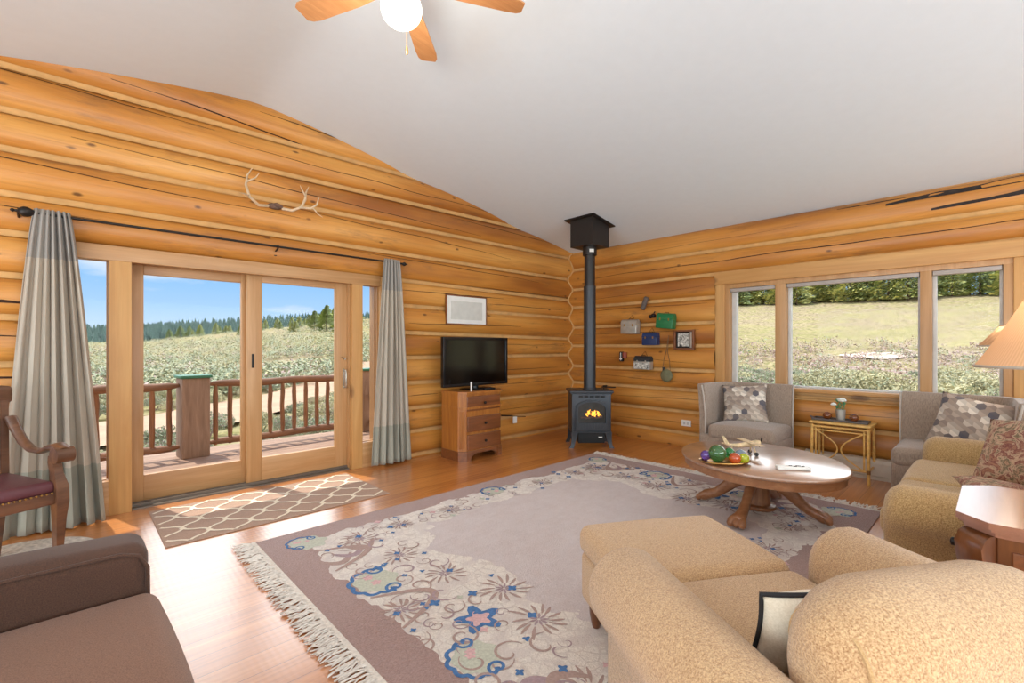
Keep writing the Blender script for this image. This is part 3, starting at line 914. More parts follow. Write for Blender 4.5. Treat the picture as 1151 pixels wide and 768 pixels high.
for sx in (-1, 1):
    for sy in (-1, 1):
        a = atan2(-sy, -sx)
        disc(rug, sx*1.58, sy*1.12, .10, ZM-.0002, 5, 6, .15)
        cloud(sx*1.62, sy*1.15, .085, a+pi-1.9, 3.8)
        flower(sx*1.32, sy*.95, .14)
        # dark wing ornament
        for q in range(3):
            ribbon(rug, [(sx*(1.45-.1*q+.2*u), sy*(.80+.05*q-.10*sin(u*3.1))) for u in [i/10 for i in range(11)]], .05, ZM, 3 if q % 2 else 1)
    # middle of the short ends
    cloud(sx*1.50, 0.36, .13, (0 if sx > 0 else pi)-2.0, 3.9)
    cloud(sx*1.50, -0.50, .11, (0 if sx > 0 else pi)-1.8, 3.6)
    flower(sx*1.05, -.18, .15); flower(sx*1.18, .17, .13); flower(sx*1.12, -.5, .15); flower(sx*1.25, .55, .12)
    flower(sx*1.55, 0.02, .12)
    for yy in (-.12, .62):
        pts = [(sx*(1.62-.28*sin(u*3.1)), yy+.34*u) for u in [i/14 for i in range(15)]]
        ribbon(rug, pts, .045, ZM, 1)
    disc(rug, sx*1.32, -.30, .09, ZM, 2, 5, .35)
    disc(rug, sx*1.32, -.30, .05, ZM+.0003, 4, 5, .3)
    curls(min(sx*1.1, sx*1.62), max(sx*1.1, sx*1.62), -.95, .95, 46)
    side_dots(min(sx*1.1, sx*1.62), max(sx*1.1, sx*1.62), -1.0, 1.0, 20)
    # long sides
    sy = sx
    cloud(0, sy*1.10, .10, (pi/2 if sy > 0 else -pi/2)-1.8, 3.6)
    for q in (-1.0, -.55, .5, 1.0): flower(q, sy*.98, .10)
    curls(-1.4, 1.4, min(sy*.88, sy*1.14), max(sy*.88, sy*1.14), 52, .03, .065)
    side_dots(-1.4, 1.4, min(sy*.85, sy*1.14), max(sy*.85, sy*1.14), 26)
rug.nofix = True
rg = rug.build('area_rug', [M['rug'], M['rugbrown'], M['rugblue'], M['ruglilac'], M['rugpink'], M['rugsage'], M['rugsage']], smooth=False)
rg.location = (RX, RY, 0)
tag(rg, 'large floral area rug with mauve border, blue flowers and fringed ends on the plank floor', 'rug')
fr = MB(); r2 = random.Random(3)
for sx in (-1, 1):
    n = 105
    for i in range(n):
        y = -1.36 + 2.72*i/(n-1)
        for s_ in range(4):
            x = sx*1.85; a = r2.uniform(-.6, .6); L = r2.uniform(.09, .14)
            p = [(x - sx*0.004, y+r2.uniform(-.01, .01), .010)]
            yy = y + r2.uniform(-.01, .01)
            for q in range(1, 5):
                p.append((x+sx*L*q/4, yy + 0.02*a*q + r2.uniform(-.007, .007), max(.004, .012-.002*q + r2.uniform(0, .012))))
            fr.tube(p, [.0028, .0045, .004, .004, .003], 4, cap=False)
fr.build('fringe', M['fringe'], rg)
for sx in (-1, 1):
    mb = MB(); mb.box(sx*1.852-0.012, sx*1.852+0.012, -1.37, 1.37, 0.001, 0.015); mb.build('end_band', M['fringe'], rg)

dm = MB(); dm.rbox((0, 0, 0.005), (1.59, 0.89, 0.008), 0.003, 2, 8)
def trellis(mb):
    px, py = 0.265, 0.30
    hx, hy = 0.78, 0.43
    def clipadd(pts, w):
        cur = []
        for p in pts:
            if abs(p[0]) < hx and abs(p[1]) < hy: cur.append(p)
            else:
                if len(cur) > 1: ribbon(mb, cur, w, 0.0098, 1, False)
                cur = []
        if len(cur) > 1: ribbon(mb, cur, w, 0.0098, 1, False)
    for k in range(-4, 5):
        for s_ in (-1, 1):
            pts = []
            for i in range(-80, 81):
                y = i/80*0.46
                ph = y/py*pi*1.0
                c = cos(2*pi*y/py)
                c = math.copysign(abs(c)**0.75, c)
                pts.append((k*px + s_*px/4*(1-c)*1.0 + 0.018*s_*sin(4*pi*y/py)*0, y))
            clipadd(pts, 0.021)
    for k in range(-6, 7):
        for j in range(-4, 5):
            x = k*px/1.0; y = j*py
            for (xx, yy) in ((x, y), (x+px/2, y+py/2)):
                if abs(xx) < hx-.02 and abs(yy) < hy-.02:
                    q = .026
                    mb.add([(xx-q, yy, .0100), (xx, yy-q, .0100), (xx+q, yy, .0100), (xx, yy+q, .0100)], [(0, 1, 2, 3)], 1)
trellis(dm); dm.nofix = True
dmo = dm.build('doormat', [M['mat'], M['matline']], smooth=False); dmo.location = (1.235, 4.135, 0)
tag(dmo, 'brown mat with a cream trellis pattern lying in front of the sliding door', 'rug')

# ------------------------------------------------------------- curtain rod, curtains, antlers
rod = empty('curtain_rod', (1.2, 4.60, 2.225), 0, 'thin black curtain rod with urn finials above the sliding door', 'curtain rod')
mb = MB(); mb.cyl((-1.42, 0, 0), (1.50, 0, 0), 0.010, n=10); mb.build('pole', M['iron'], rod)
for s_, x0 in ((-1, -1.36), (1, 1.47)):
    mb = MB()
    prof_ = [(0.010, 0), (0.020, .008), (0.012, .02), (0.02, .03), (0.034, .055), (0.036, .075), (0.024, .095), (0.010, .105), (0.008, .118), (0.013, .126), (0.008, .136), (.001, .14)]
    k_ = 1.0 if s_ < 0 else 0.62
    mb.M = Matrix.Translation((x0, 0, 0)) @ Matrix.Rotation(s_*pi/2, 4, 'Y')
    mb.lathe([(a*k_*1.0, b*k_) for a, b in prof_], n=16)
    mb.build('finial', M['iron'], rod)
for x0 in (-1.33, 0.32-.0, 1.44):
    mb = MB(); mb.tube([(x0-.13, 0, -.015), (x0-.13, .06, -.03), (x0-.13, .10, -.03)], .008, 8); mb.box(x0-.142, x0-.118, .078, .086, -.075, .0)
    mb.tube([(x0-.13, 0.0, -.016), (x0-.13, -.014, 0), (x0-.13, 0, .016)], .005, 6)
    mb.build('bracket', M['iron'], rod)
def curtain(x0t, x1t, x0b, x1b, zb, nf, seed, label, lift=None):
    mb = MB(); r_ = random.Random(seed); ph = [r_.uniform(0, 6) for _ in range(6)]
    NX, NZ = nf*12, 40
    H = 2.255
    def fn(u, v):
        z = H - (H-zb)*v
        e = v**0.8
        x0 = x0t+(x0b-x0t)*e; x1 = x1t+(x1b-x1t)*e
        uu = u + 0.018*sin(4*pi*u+ph[0]) + 0.010*sin(3*v+9*u+ph[1])
        amp = 0.022+0.035*v**0.7
        f = sin(2*pi*nf*uu + 0.5*sin(2.2*v+ph[2]) + 0.8*sin(3*u*v+ph[3]))
        y = 4.585 - 0.012*v + amp*f*(0.75+0.35*sin(7*u+ph[4]))
        x = x0+(x1-x0)*u + 0.010*v*sin(4*pi*nf*u)
        zz = z + (lift(u) * v if lift else 0)
        return (x, y-0.0, zz)
    mb.grid(fn, NX, NZ)
    o = mb.build('curtain', M['curtain'], solid=0.004, ang=80)
    tag(o, label, 'curtain')
    return o
curtain(-0.185, -0.005, -0.36, 0.185, 0.012, 7, 1, 'grey and beige linen curtain hanging left of the sliding door beside the carved armchair')
curtain(2.455, 2.64, 2.30, 2.79, 0.03, 6, 5, 'grey and beige linen curtain hanging right of the sliding door towards the television')
an = empty('antlers', (1.38, 4.65, 2.60), 0, 'pair of small deer antlers mounted on the log wall above the sliding door', 'antlers')
def ant(s_):
    mb = MB()
    if s_ < 0:
        mb.tube([(-.07, -.03, -.01), (-.16, -.07, -.03), (-.24, -.10, .02), (-.27, -.10, .12), (-.255, -.09, .21), (-.215, -.08, .285)], [.014, .013, .012, .011, .008, .003], 8)
        mb.tube([(-.262, -.10, .15), (-.20, -.13, .19), (-.175, -.15, .235)], [.009, .006, .002], 7)
        mb.tube([(-.245, -.10, .03), (-.29, -.15, .02), (-.33, -.18, .015)], [.009, .005, .002], 7)
    else:
        mb.tube([(.05, -.03, -.01), (.13, -.07, -.02), (.20, -.10, .02), (.235, -.10, .10), (.245, -.09, .17), (.275, -.08, .235)], [.014, .013, .012, .012, .008, .003], 8)
        mb.tube([(.24, -.10, .13), (.205, -.11, .18), (.185, -.11, .22)], [.009, .006, .002], 7)
        mb.tube([(.20, -.10, .015), (.28, -.12, .02), (.33, -.14, .06), (.345, -.15, .13)], [.011, .010, .009, .004], 7)
        mb.tube([(.30, -.12, .03), (.33, -.16, -.03), (.37, -.18, -.06)], [.008, .005, .002], 7)
    return mb
ant(-1).build('antler', M['antler'], an); ant(1).build('antler', M['antler'], an)
mb = MB(); mb.ball((-.01, -.02, .0), .05, 14, (1.3, .6, .55)); mb.tube([(-.05, -.03, 0), (0, -.05, .015), (.05, -.03, 0)], .016, 8)
mb.build('skull_plate', m_plain('antler_base', (110, 84, 70), .7, var=.4, nscale=30), an)

# ------------------------------------------------------------- picture frame, chest, television
pf = empty('picture_frame', (3.635, 4.643, 1.755), 0, 'small framed pale certificate hanging on the log wall above the television', 'picture')
mb = MB()
for (a, b, c, d) in ((-.325, .325, .170, .185), (-.325, .325, -.185, -.170), (-.325, -.310, -.170, .170), (.310, .325, -.170, .170)): mb.box(a, b, -.012, .012, c, d, .002)
mb.build('frame', M['chestx'], pf)
mb = MB(); mb.box(-.31, .31, -.004, .006, -.17, .17); mb.build('mat_board', M['paper'], pf)
mb = MB(); mb.box(-.25, .25, -.0055, -.0045, -.12, .11); mb.build('print', m_plain('print_paper', (206, 204, 196), .7), pf)

CX0, CX1, CYF, CYB, CH = 3.15, 3.815, 4.112, 4.51, 0.785
chst = empty('chest_of_drawers', ((CX0+CX1)/2, (CYF+CYB)/2, 0), 0, 'brown three drawer wooden chest standing under the television', 'chest of drawers')
def local(mb, dx, dy, dz=0): mb.M = Matrix.Translation((-dx, -dy, -dz)); return mb
ccx, ccy = (CX0+CX1)/2, (CYF+CYB)/2
def cutpoly(x0, x1, yf, yb, c):
    return [(x0, yb), (x0, yf+c), (x0+c, yf), (x1-c, yf), (x1, yf+c), (x1, yb)]
mb = local(MB(), ccx, ccy); mb.prism(cutpoly(CX0+.01, CX1-.01, CYF+.02, CYB, .07), .10, CH-.03, 'xy'); mb.build('carcass', M['chest'], chst)
mb = local(MB(), ccx, ccy); mb.prism(cutpoly(CX0, CX1, CYF, CYB, .07), CH-.03, CH, 'xy'); mb.prism(cutpoly(CX0+.006, CX1-.006, CYF+.008, CYB, .07), CH-.20, CH-.175, 'xy'); mb.build('top', M['chest'], chst)
mb = local(MB(), ccx, ccy)
mb.prism([(CX0, CYB), (CX0, CYF+.07), (CX0+.07, CYF), (CX0+.13, CYF), (CX0+.13, CYF+.06), (CX0+.06, CYF+.12), (CX0+.06, CYB)], 0, .11, 'xy')
mb.prism([(CX1, CYB), (CX1, CYF+.07), (CX1-.07, CYF), (CX1-.13, CYF), (CX1-.13, CYF+.06), (CX1-.06, CYF+.12), (CX1-.06, CYB)], 0, .11, 'xy')
mb.prism([(CX0+.13, .11), (CX0+.13, .03), (CX0+.17, .055), (CX0+.21, .075), (CX1-.21, .075), (CX1-.17, .055), (CX1-.13, .03), (CX1-.13, .11)], CYF+.01, CYF+.04, 'xz')
mb.build('plinth', M['chestx'], chst)
for i in range(5):
    mb = local(MB(), ccx, ccy)
    c, s_ = (CX0+.01+.07*(.25+.13*i), CYF+.02+.07*(1-(.25+.13*i)))
    mb.cyl((c, s_, .14), (c, s_, CH-.22), .0055, n=6)
    mb.build('fluting', M['chest'], chst)
for (z0, z1, yo) in ((.125, .295, 0), (.33, .50, .0), (.535+.03, CH-.055, .012)):
    mb = local(MB(), ccx, ccy); mb.rbox(((CX0+CX1)/2, CYF+.012+yo, (z0+z1)/2), (CX1-CX0-.165, .03, z1-z0), .008, 2, 1)
    d = mb.build('drawer', M['chestx'], chst)
    k = local(MB(), ccx, ccy); k.lathe([(.001, 0), (.006, 0), (.006, .012), (.016, .018), (.014, .028), (.001, .032)], n=14)
    for i in range(len(k.v)):
        p = k.v[i] + V((ccx, ccy, 0)); k.v[i] = V(((CX0+CX1)/2 + p.x - ccx, CYF-.003+yo - (p.z), (z0+z1)/2 + p.y - ccy)) if False else V((p.x, CYF-.003+yo-ccy-p.z, (z0+z1)/2 + p.y))
    k.build('knob', M['iron'], d)
tv = empty('television', (3.575, 4.385, CH), 0, 'black flat screen television standing on the wooden chest', 'television')
mb = MB()
mb.box(-.50, .50, -.03, .03, .02+.02, .03+.03+.015, .004); mb.box(-.50, .50, -.03, .03, .59, .625, .004)
mb.box(-.50, -.465, -.03, .03, .07, .60, .004); mb.box(.465, .50, -.03, .03, .07, .60, .004); mb.box(-.48, .48, -.01, .05, .06, .60, .01)
mb.build('bezel', M['black'], tv)
mb = MB(); mb.box(-.465, .465, -.018, -.011, .074, .592); mb.build('screen', M['screen'], tv)
mb = MB(); mb.cyl((0, .02, .01), (0, .02, .08), .04, n=16); mb.lathe([(.01, .012), (.17, .010), (.185, 0.001)][::-1], (0, 0, 0), 28, 1.3, .75); mb.build('stand', M['black'], tv)
mb = MB(); mb.rbox((3.32, 4.16, CH+.055), (.018, .018, .11), .006, 3, 1)
tag(mb.build('candle_stick', M['white']), 'small white upright stick standing on the chest in front of the television', 'ornament')
mb = MB(); mb.rbox((3.60, 4.17, CH+.012), (.15, .05, .022), .005, 2, 1)
o = mb.build('remote_control', M['black']); tag(o, 'black remote control lying on the chest under the television', 'remote control')

# ------------------------------------------------------------- stove and flue
st = empty('wood_stove', (4.95, 3.72, 0), RAD(-43.6+90-90), 'dark grey cast iron stove with arched glass door in the corner', 'stove')
st.rotation_euler = (0, 0, RAD(46.4-90))
# local: x to the right, -y toward the viewer
W2, DF, DB, H = .25, -.20, .20, .735
mb = MB()
mb.box(-W2, W2, DF, DB, .205, .70, .006); mb.build('body', M['stove'], st)
mb = MB(); mb.rbox((0, 0, .718), (.56, .46, .035), .012, 3, 2); mb.box(-.26, .26, -.215, .215, .69, .703); mb.build('top_plate', M['stove'], st)
mb = MB(); mb.box(-.255, .255, -.215, .20, .195, .212, .004); mb.build('base_ledge', M['stove'], st)
for sx in (-1, 1):
    for yy, sy in ((DF+.02, -1), (DB-.02, 1)):
        mb = MB()
        rings = []
        for z, off, w in ((.20, 0, .045), (.13, .008, .032), (.05, .022, .024), (0.012, .04, .026), (0.0, .042, .028)):
            cx_, cy_ = sx*(.215+off), yy+sy*(off*.6)
            rings.append([(cx_-w, cy_-w*.6, z), (cx_+w, cy_-w*.6, z), (cx_+w, cy_+w*.6, z), (cx_-w, cy_+w*.6, z)])
        mb.loft(rings); mb.build('leg', M['stove'], st)
# arched door frame
def arch(hw, z0, z1, rise, n=14):
    p = [(-hw, z0), (hw, z0), (hw, z1-rise)]
    for i in range(1, n):
        a = pi*i/n; p.append((hw*cos(a), z1-rise+rise*sin(a)))
    p.append((-hw, z1-rise)); return p
def frame_between(mb, A, B, y0, y1):
    n = len(A)
    vs = [(x, y0, z) for x, z in A] + [(x, y0, z) for x, z in B] + [(x, y1, z) for x, z in A] + [(x, y1, z) for x, z in B]
    fs = []
    for i in range(n):
        j = (i+1) % n
        fs += [(i, j, n+j, n+i), (2*n+i, 3*n+i, 3*n+j, 2*n+j), (i, 2*n+i, 2*n+j, j), (n+i, n+j, 3*n+j, 3*n+i)]
    mb.add(vs, fs)
mb = MB(); frame_between(mb, arch(.195, .235, .605, .10), arch(.174, .325, .588, .085), -.232, -.20)
door = mb.build('door', M['stove'], st, ang=30)
mb = MB(); frame_between(mb, arch(.205, .226, .617, .105), arch(.193, .237, .603, .10), -.225, -.20); mb.build('door_rim', M['stove'], door)
mb = MB(); mb.prism(arch(.175, .324, .589, .085), -.2075, -.2035, 'xz'); mb.build('pane', m_plain('stove_glass', (58, 56, 52), .2, var=.3, nscale=9), door)
mb = MB()
for i in range(9): mb.box(-.15+i*.0375-.004, -.15+i*.0375+.004, -.236, -.231, .255, .325)
mb.build('louvre', M['stove'], door)
mb = MB()
for i in range(5): mb.box(-.165+i*.07, -.165+i*.07+.052, -.206, -.199, .645, .672)
mb.build('vent_slot', M['stovedk'], st)
mb = MB(); mb.box(-.17, .17, -.19, .12, .06, .20, .01); mb.build('ash_pan', M['stovedk'], st)
mb = MB(); mb.box(.09, .14, -.193, -.1885, .135, .145); mb.build('maker_plate', M['white'], st)
mb = MB(); rr = random.Random(4)
for i in range(26):
    x = max(-.12, min(.12, rr.gauss(0, .07))); z = .40+rr.uniform(0, .07)*(1-abs(x)/.16); q = rr.uniform(.010, .022)
    rings = []
    for t_, w in ((0, .6), (.35, 1), (.7, .6), (1, .08)):
        cx_ = x + .012*sin(t_*4+i)
        rings.append([(cx_-q*w*.6, -.213, z+t_*q*2.2), (cx_, -.216, z+t_*q*2.2), (cx_+q*w*.6, -.213, z+t_*q*2.2), (cx_, -.2085, z+t_*q*2.2)])
    mb.loft(rings)
mb.build('flame', m_emit('flame_orange', (255, 160, 60), 2.2), st)
mb = MB()
for i in range(7):
    a = rr.uniform(-.5, .5); x = -.10+i*.032
    mb.tube([(x-.04, -.212, .385+.02*a), (x+.04, -.212, .40-.02*a)], .009, 7)
mb.build('fire_log', m_plain('ember_log', (96, 70, 62), .9, var=.5, nscale=40), st)
mb = MB(); mb.tube([(.18, .05, .76), (.22, 0, .765), (.30, -.02, .76), (.34, -.05, .765)], .008, 7); mb.tube([(.20, .02, .75), (.20, .02, .735)], .008, 7)
mb.tube([(.22, .0, .765), (.24, .04, .775), (.20, .07, .77)], .012, 7); mb.build('poker_handle', M['iron'], st)

PXx, PYy = 4.925, 3.690
zc = ceil_z(PXx)
fp = empty('stove_pipe', (PXx, PYy, 0.736), 0, 'tall black flue pipe rising from the stove to a square box on the ceiling', 'stove pipe')
mb = MB(); mb.cyl((0, 0, 0), (0, 0, 1.35), .079, n=28); mb.cyl((0, 0, 1.33), (0, 0, 1.34+.012), .081, n=28); mb.cyl((0, 0, .76), (0, 0, .766), .081, n=28); mb.cyl((0, 0, 0), (0, 0, .03), .092, .08, n=28); mb.build('lower_pipe', M['stove'], fp)
mb = MB(); mb.cyl((0, 0, 1.34), (0, 0, 1.90), .070, n=28); mb.build('upper_pipe', M['fluebox'], fp)
mb = MB(); mb.cyl((0, 0, 1.755), (0, 0, 1.86), .092, n=28); mb.build('collar', M['fluebox'], fp)
mb = MB(); mb.M = T(0, 0, 0, RAD(-135+8)); mb.box(.089, .094, -.03, .03, 1.785, 1.825); mb.M = Matrix.Identity(4); mb.build('paper_label', M['paper'], fp)
mb = MB(); hw = .178; b0 = 2.595-.736
zz = lambda x: ceil_z(PXx+x)-.736
mb.add([(-hw, -hw, b0), (hw, -hw, b0), (hw, hw, b0), (-hw, hw, b0), (-hw, -hw, zz(-hw)-.004), (hw, -hw, zz(hw)-.004), (hw, hw, zz(hw)-.004), (-hw, hw, zz(-hw)-.004)],
       [(0, 3, 2, 1), (4, 5, 6, 7), (0, 1, 5, 4), (1, 2, 6, 5), (2, 3, 7, 6), (3, 0, 4, 7)])
mb.build('ceiling_box', M['fluebox'], fp, smooth=False)
mb = MB(); hw = .235
mb.add([(-hw, -hw, zz(-hw)-.016), (hw, -hw, zz(hw)-.016), (hw, hw, zz(hw)-.016), (-hw, hw, zz(-hw)-.016), (-hw, -hw, zz(-hw)-.003), (hw, -hw, zz(hw)-.003), (hw, hw, zz(hw)-.003), (-hw, hw, zz(-hw)-.003)],
       [(0, 3, 2, 1), (4, 5, 6, 7), (0, 1, 5, 4), (1, 2, 6, 5), (2, 3, 7, 6), (3, 0, 4, 7)])
mb.build('ceiling_flange', M['fluebox'], fp, smooth=False)

gv = empty('gas_shutoff', (4.35, 4.64, .33), 0, 'thin gas lever with a white paper tag left of the stove', 'valve')
mb = MB(); mb.tube([(-.13, -.02, .035), (.0, -.03, .02), (.06, -.05, .01), (.22, -.12, -.005)], [.009, .008, .005, .005], 8); mb.tube([(-.13, -.02, .035), (-.13, .03, .035)], .006, 6); mb.build('lever', M['iron'], gv)
mb = MB(); mb.rbox((.07, -.062, -.04), (.075, .003, .09), .001, 1, 1); mb.build('tag', M['paper'], gv)

# ------------------------------------------------------------- things on the right log wall
def wallthing(name, y, z, label, cat, rx=0.0, x=5.728):
    o = empty(name, (x, y, z), 0, label, cat)
    o.rotation_euler = (rx, 0, -pi/2)   # local x along the wall (to the viewer's right), -y out of the wall
    return o
def lunchbox(name, y, z, tilt, w, hgt, dep, body, lid, label, hook=True, pat=None):
    o = wallthing(name, y, z, label, 'lunch box')
    o.rotation_euler = (0, 0, 0)
    o.matrix_world = Matrix.Translation((5.728, y, z)) @ Matrix.Rotation(-pi/2, 4, 'Z') @ Matrix.Rotation(tilt, 4, 'Y')
    mb = MB(); mb.rbox((0, -dep/2, -hgt*.20), (w, dep, hgt*.60), .008, 2, 1); b = mb.build('base', body, o)
    mb = MB()
    poly = [(-dep*.98, 0.0)] + [(-dep/2+dep*.49*cos(pi-pi*i/12), hgt*.40*sin(pi*i/12)) for i in range(0, 13)] + [(-.002, 0)]
    poly = [(a, b_+hgt*.105) for a, b_ in poly]
    mb.prism(poly[1:-1], -w/2, w/2, 'yz'); mb.build('domed_lid', lid, o)
    for sx in (-1, 1):
        mb = MB(); mb.box(sx*w*.26-.008, sx*w*.26+.008, -dep-.006, -dep+.002, hgt*.02, hgt*.18, .002); mb.build('latch', M['brass'] if pat is None else M['nickel'], o)
    mb = MB(); mb.tube([(-.03, -dep*.5, hgt*.49), (-.025, -dep*.5, hgt*.56), (.025, -dep*.5, hgt*.56), (.03, -dep*.5, hgt*.49)], .004, 6); mb.build('handle', M['iron'], o)
    if hook:
        mb = MB(); mb.tube([(-.045, -.03, hgt*.48), (0, -.01, hgt*.48+.07), (.045, -.03, hgt*.48)], .0025, 6); mb.build('hanging_cord', M['iron'], o)
    if pat:
        mb = MB(); mb.box(-w*.46, w*.46, -dep-.0025, -dep+.001, -hgt*.46, -hgt*.02); mb.build('printed_panel', pat, b)
    return o
E_ = lambda y: y
lunchbox('lunch_box', 3.548, 1.575, 0.03, .25, .20, .11, M['tin'], M['tin'], 'pale grey domed metal lunch box on the right log wall nearest the stove pipe')
lunchbox('lunch_box', 3.010, 1.635, 0.10, .235, .20, .11, M['greenbox'], M['greenbox'], 'green domed metal lunch box hanging on the right log wall', False)
lunchbox('lunch_box', 3.235, 1.402, 0.0, .215, .17, .10, M['bluebox'], M['bluebox'], 'navy blue domed metal lunch box hanging on the right log wall', True)
tp = NT('scenic_tin_print'); v_ = tp.noise(tp.coords(), 26, 4, .7, 1.0)
tp.bsdf(tp.ramp(v_, [(.35, lin((60, 58, 56))), (.48, lin((170, 166, 156))), (.6, lin((226, 222, 212)))]), .4)
lunchbox('lunch_box', 3.345, 1.078, 0.02, .24, .18, .11, M['tin'], M['stove'], 'grey lunch box with a black and white printed front, lowest on the right log wall', True, tp.mat)
o = wallthing('framed_picture', 2.775, 1.385, 'small dark framed picture with grey and white print beside the green lunch box', 'picture')
mb = MB()
for (a, b, c, d) in ((-.135, .135, .105, .125), (-.135, .135, -.125, -.105), (-.135, -.112, -.105, .105), (.112, .135, -.105, .105)): mb.box(a, b, -.05, 0.0, c, d, .002)
mb.build('frame', M['chestx'], o)
mb = MB(); mb.box(-.112, .112, -.02, -.004, -.105, .105); mb.build('backing', M['iron'], o)
mb = MB(); mb.box(-.088, .06, -.024, -.0205, -.085, .08); mb.build('print', tp.mat, o)
mb = MB(); mb.box(.075, .10, -.026, -.0205, -.10, .10); mb.build('pale_strip', M['tin'], o)
o = wallthing('canteen', 3.01, .985, 'round olive canteen hanging by long cord on the right log wall', 'canteen')
mb = MB(); mb.ball((0, -.045, -.07), .085, 24, (1.0, .45, 1.0)); mb.build('flask', M['olive'], o)
mb = MB(); mb.cyl((-.035, -.045, .0), (-.04, -.045, .04), .018, n=12); mb.build('cap', M['iron'], o)
mb = MB(); mb.tube([(-.06, -.04, -.01), (-.05, -.02, .14), (-.02, -.014, .26), (.01, -.006, .46)], .004, 6); mb.tube([(.05, -.04, -.01), (.03, -.02, .12), (.0, -.014, .24), (.01, -.006, .46)], .004, 6); mb.build('cord', M['rope'], o)
o = wallthing('powder_flask', 3.335, 1.89, 'dark grey cylinder hanging tilted high on the right log wall', 'flask')
mb = MB(); mb.tube([(-.035, -.04, -.085), (-.03, -.04, -.075), (.03, -.04, .075), (.035, -.04, .085)], [.022, .034, .034, .02], 14); mb.tube([(0, -.03, 0), (0, .01, 0)], .006, 6); mb.build('tube', m_plain('grey_cord_wrap', (92, 82, 76), .8, var=.3, nscale=60, bump=.5, bscale=120), o)
o = wallthing('iron_knob', 3.215, 1.715, 'small dark iron knob on the right log wall left of the green lunch box', 'hook')
mb = MB(); mb.ball((.01, -.035, .0), .034, 14, (1, 1, .9)); mb.ball((-.035, -.03, -.012), .026, 12); mb.tube([(.02, -.04, .03), (.03, -.03, .055)], .008, 6); mb.build('knob', M['iron'], o)
o = wallthing('miners_lamp', 3.685, 1.165, 'tiny black and red lantern on the right log wall beside the stove pipe', 'lantern')
mb = MB(); mb.rbox((-.02, -.03, -.01), (.05, .05, .14), .008, 2, 1); mb.build('case', M['iron'], o)
mb = MB(); mb.cyl((.03, -.03, -.03), (.03, -.03, .05), .032, n=14); mb.build('red_canister', M['red'], o)
mb = MB(); mb.box(-.04, 0.0, -.058, -.054, -.05, -.035); mb.box(-.025, -.015, -.058, -.054, -.065, .045); mb.build('white_mark', M['white'], o)
o = wallthing('wall_outlet', 2.76, .312, 'white electrical outlet plate low on the right log wall beside the grey chair', 'outlet', x=5.742)
mb = MB(); mb.rbox((0, -.012, 0), (.125, .02, .078), .004, 2, 1); mb.build('plate', M['white'], o)
for sx in (-1, 1):
    mb = MB(); mb.rbox((sx*.022, -.0225, 0), (.03, .004, .036), .001, 1, 1); mb.build('socket', M['vinyl'], o)

# ------------------------------------------------------------- ceiling fan
fan = empty('ceiling_fan', (1.245, 2.14, RIDGE_Z), 0, 'ceiling fan with light wood blades and a glowing round globe at the ridge', 'ceiling fan')
Z0 = -RIDGE_Z
mb = MB(); mb.lathe([(.07, 0.0), (.068, -.03), (.04, -.07), (.014, -.075)][::-1], (0, 0, -.004), 20); mb.cyl((0, 0, -.07), (0, 0, -.22), .013, n=12); mb.build('downrod', M['brass'], fan)
mb = MB(); mb.lathe([(.03, -.20), (.09, -.215), (.115, -.25), (.115, -.33), (.09, -.36), (.05, -.375), (.05, -.395), (.075, -.40), (.075, -.412)][::-1], n=28); mb.build('motor_housing', M['brass'], fan)
mb = MB(); mb.ball((0, 0, -.488), .105, 32, (1, 1, .90)); mb.build('globe', M['globe'], fan)
base_a = atan2(0.724, 0.690)
for k in range(5):
    a = base_a - RAD(2) + k*2*pi/5
    mb = MB(); c_, s_ = cos(a), sin(a)
    mb.M = Matrix.Rotation(a, 4, 'Z') @ Matrix.Translation((0, 0, -.355))
    mb.tube([(.09, 0, 0), (.16, 0, -.012), (.20, 0, -.005)], .010, 8)
    mb.box(.17, .26, -.02, .02, -.006, 0, .002)
    ir = mb.build('blade_iron', M['brass'], fan)
    mb = MB(); mb.M = Matrix.Rotation(a, 4, 'Z') @ Matrix.Translation((0, 0, -.352)) @ Matrix.Rotation(RAD(10), 4, 'X')
    poly = [(.19, -.045), (.30, -.058), (.58, -.068), (.63, -.062), (.66, -.045), (.665, .045), (.64, .064), (.58, .068), (.30, .058), (.19, .045)]
    mb.prism(poly, 0.0, .007, 'xy')
    mb.M = Matrix.Identity(4)
    t_ = mb.build('blade', M['blade'], fan)
mb = MB(); mb.tube([(.07, .07, -.39), (.082, .084, -.60)], .0015, 5); mb.build('pull_chain', M['brass'], fan)
mb = MB(); mb.lathe([(.001, -.655), (.007, -.648), (.008, -.63), (.004, -.605), (.001, -.60)], (.082, .084, .0), 10); mb.build('pull_knob', M['brass'], fan)

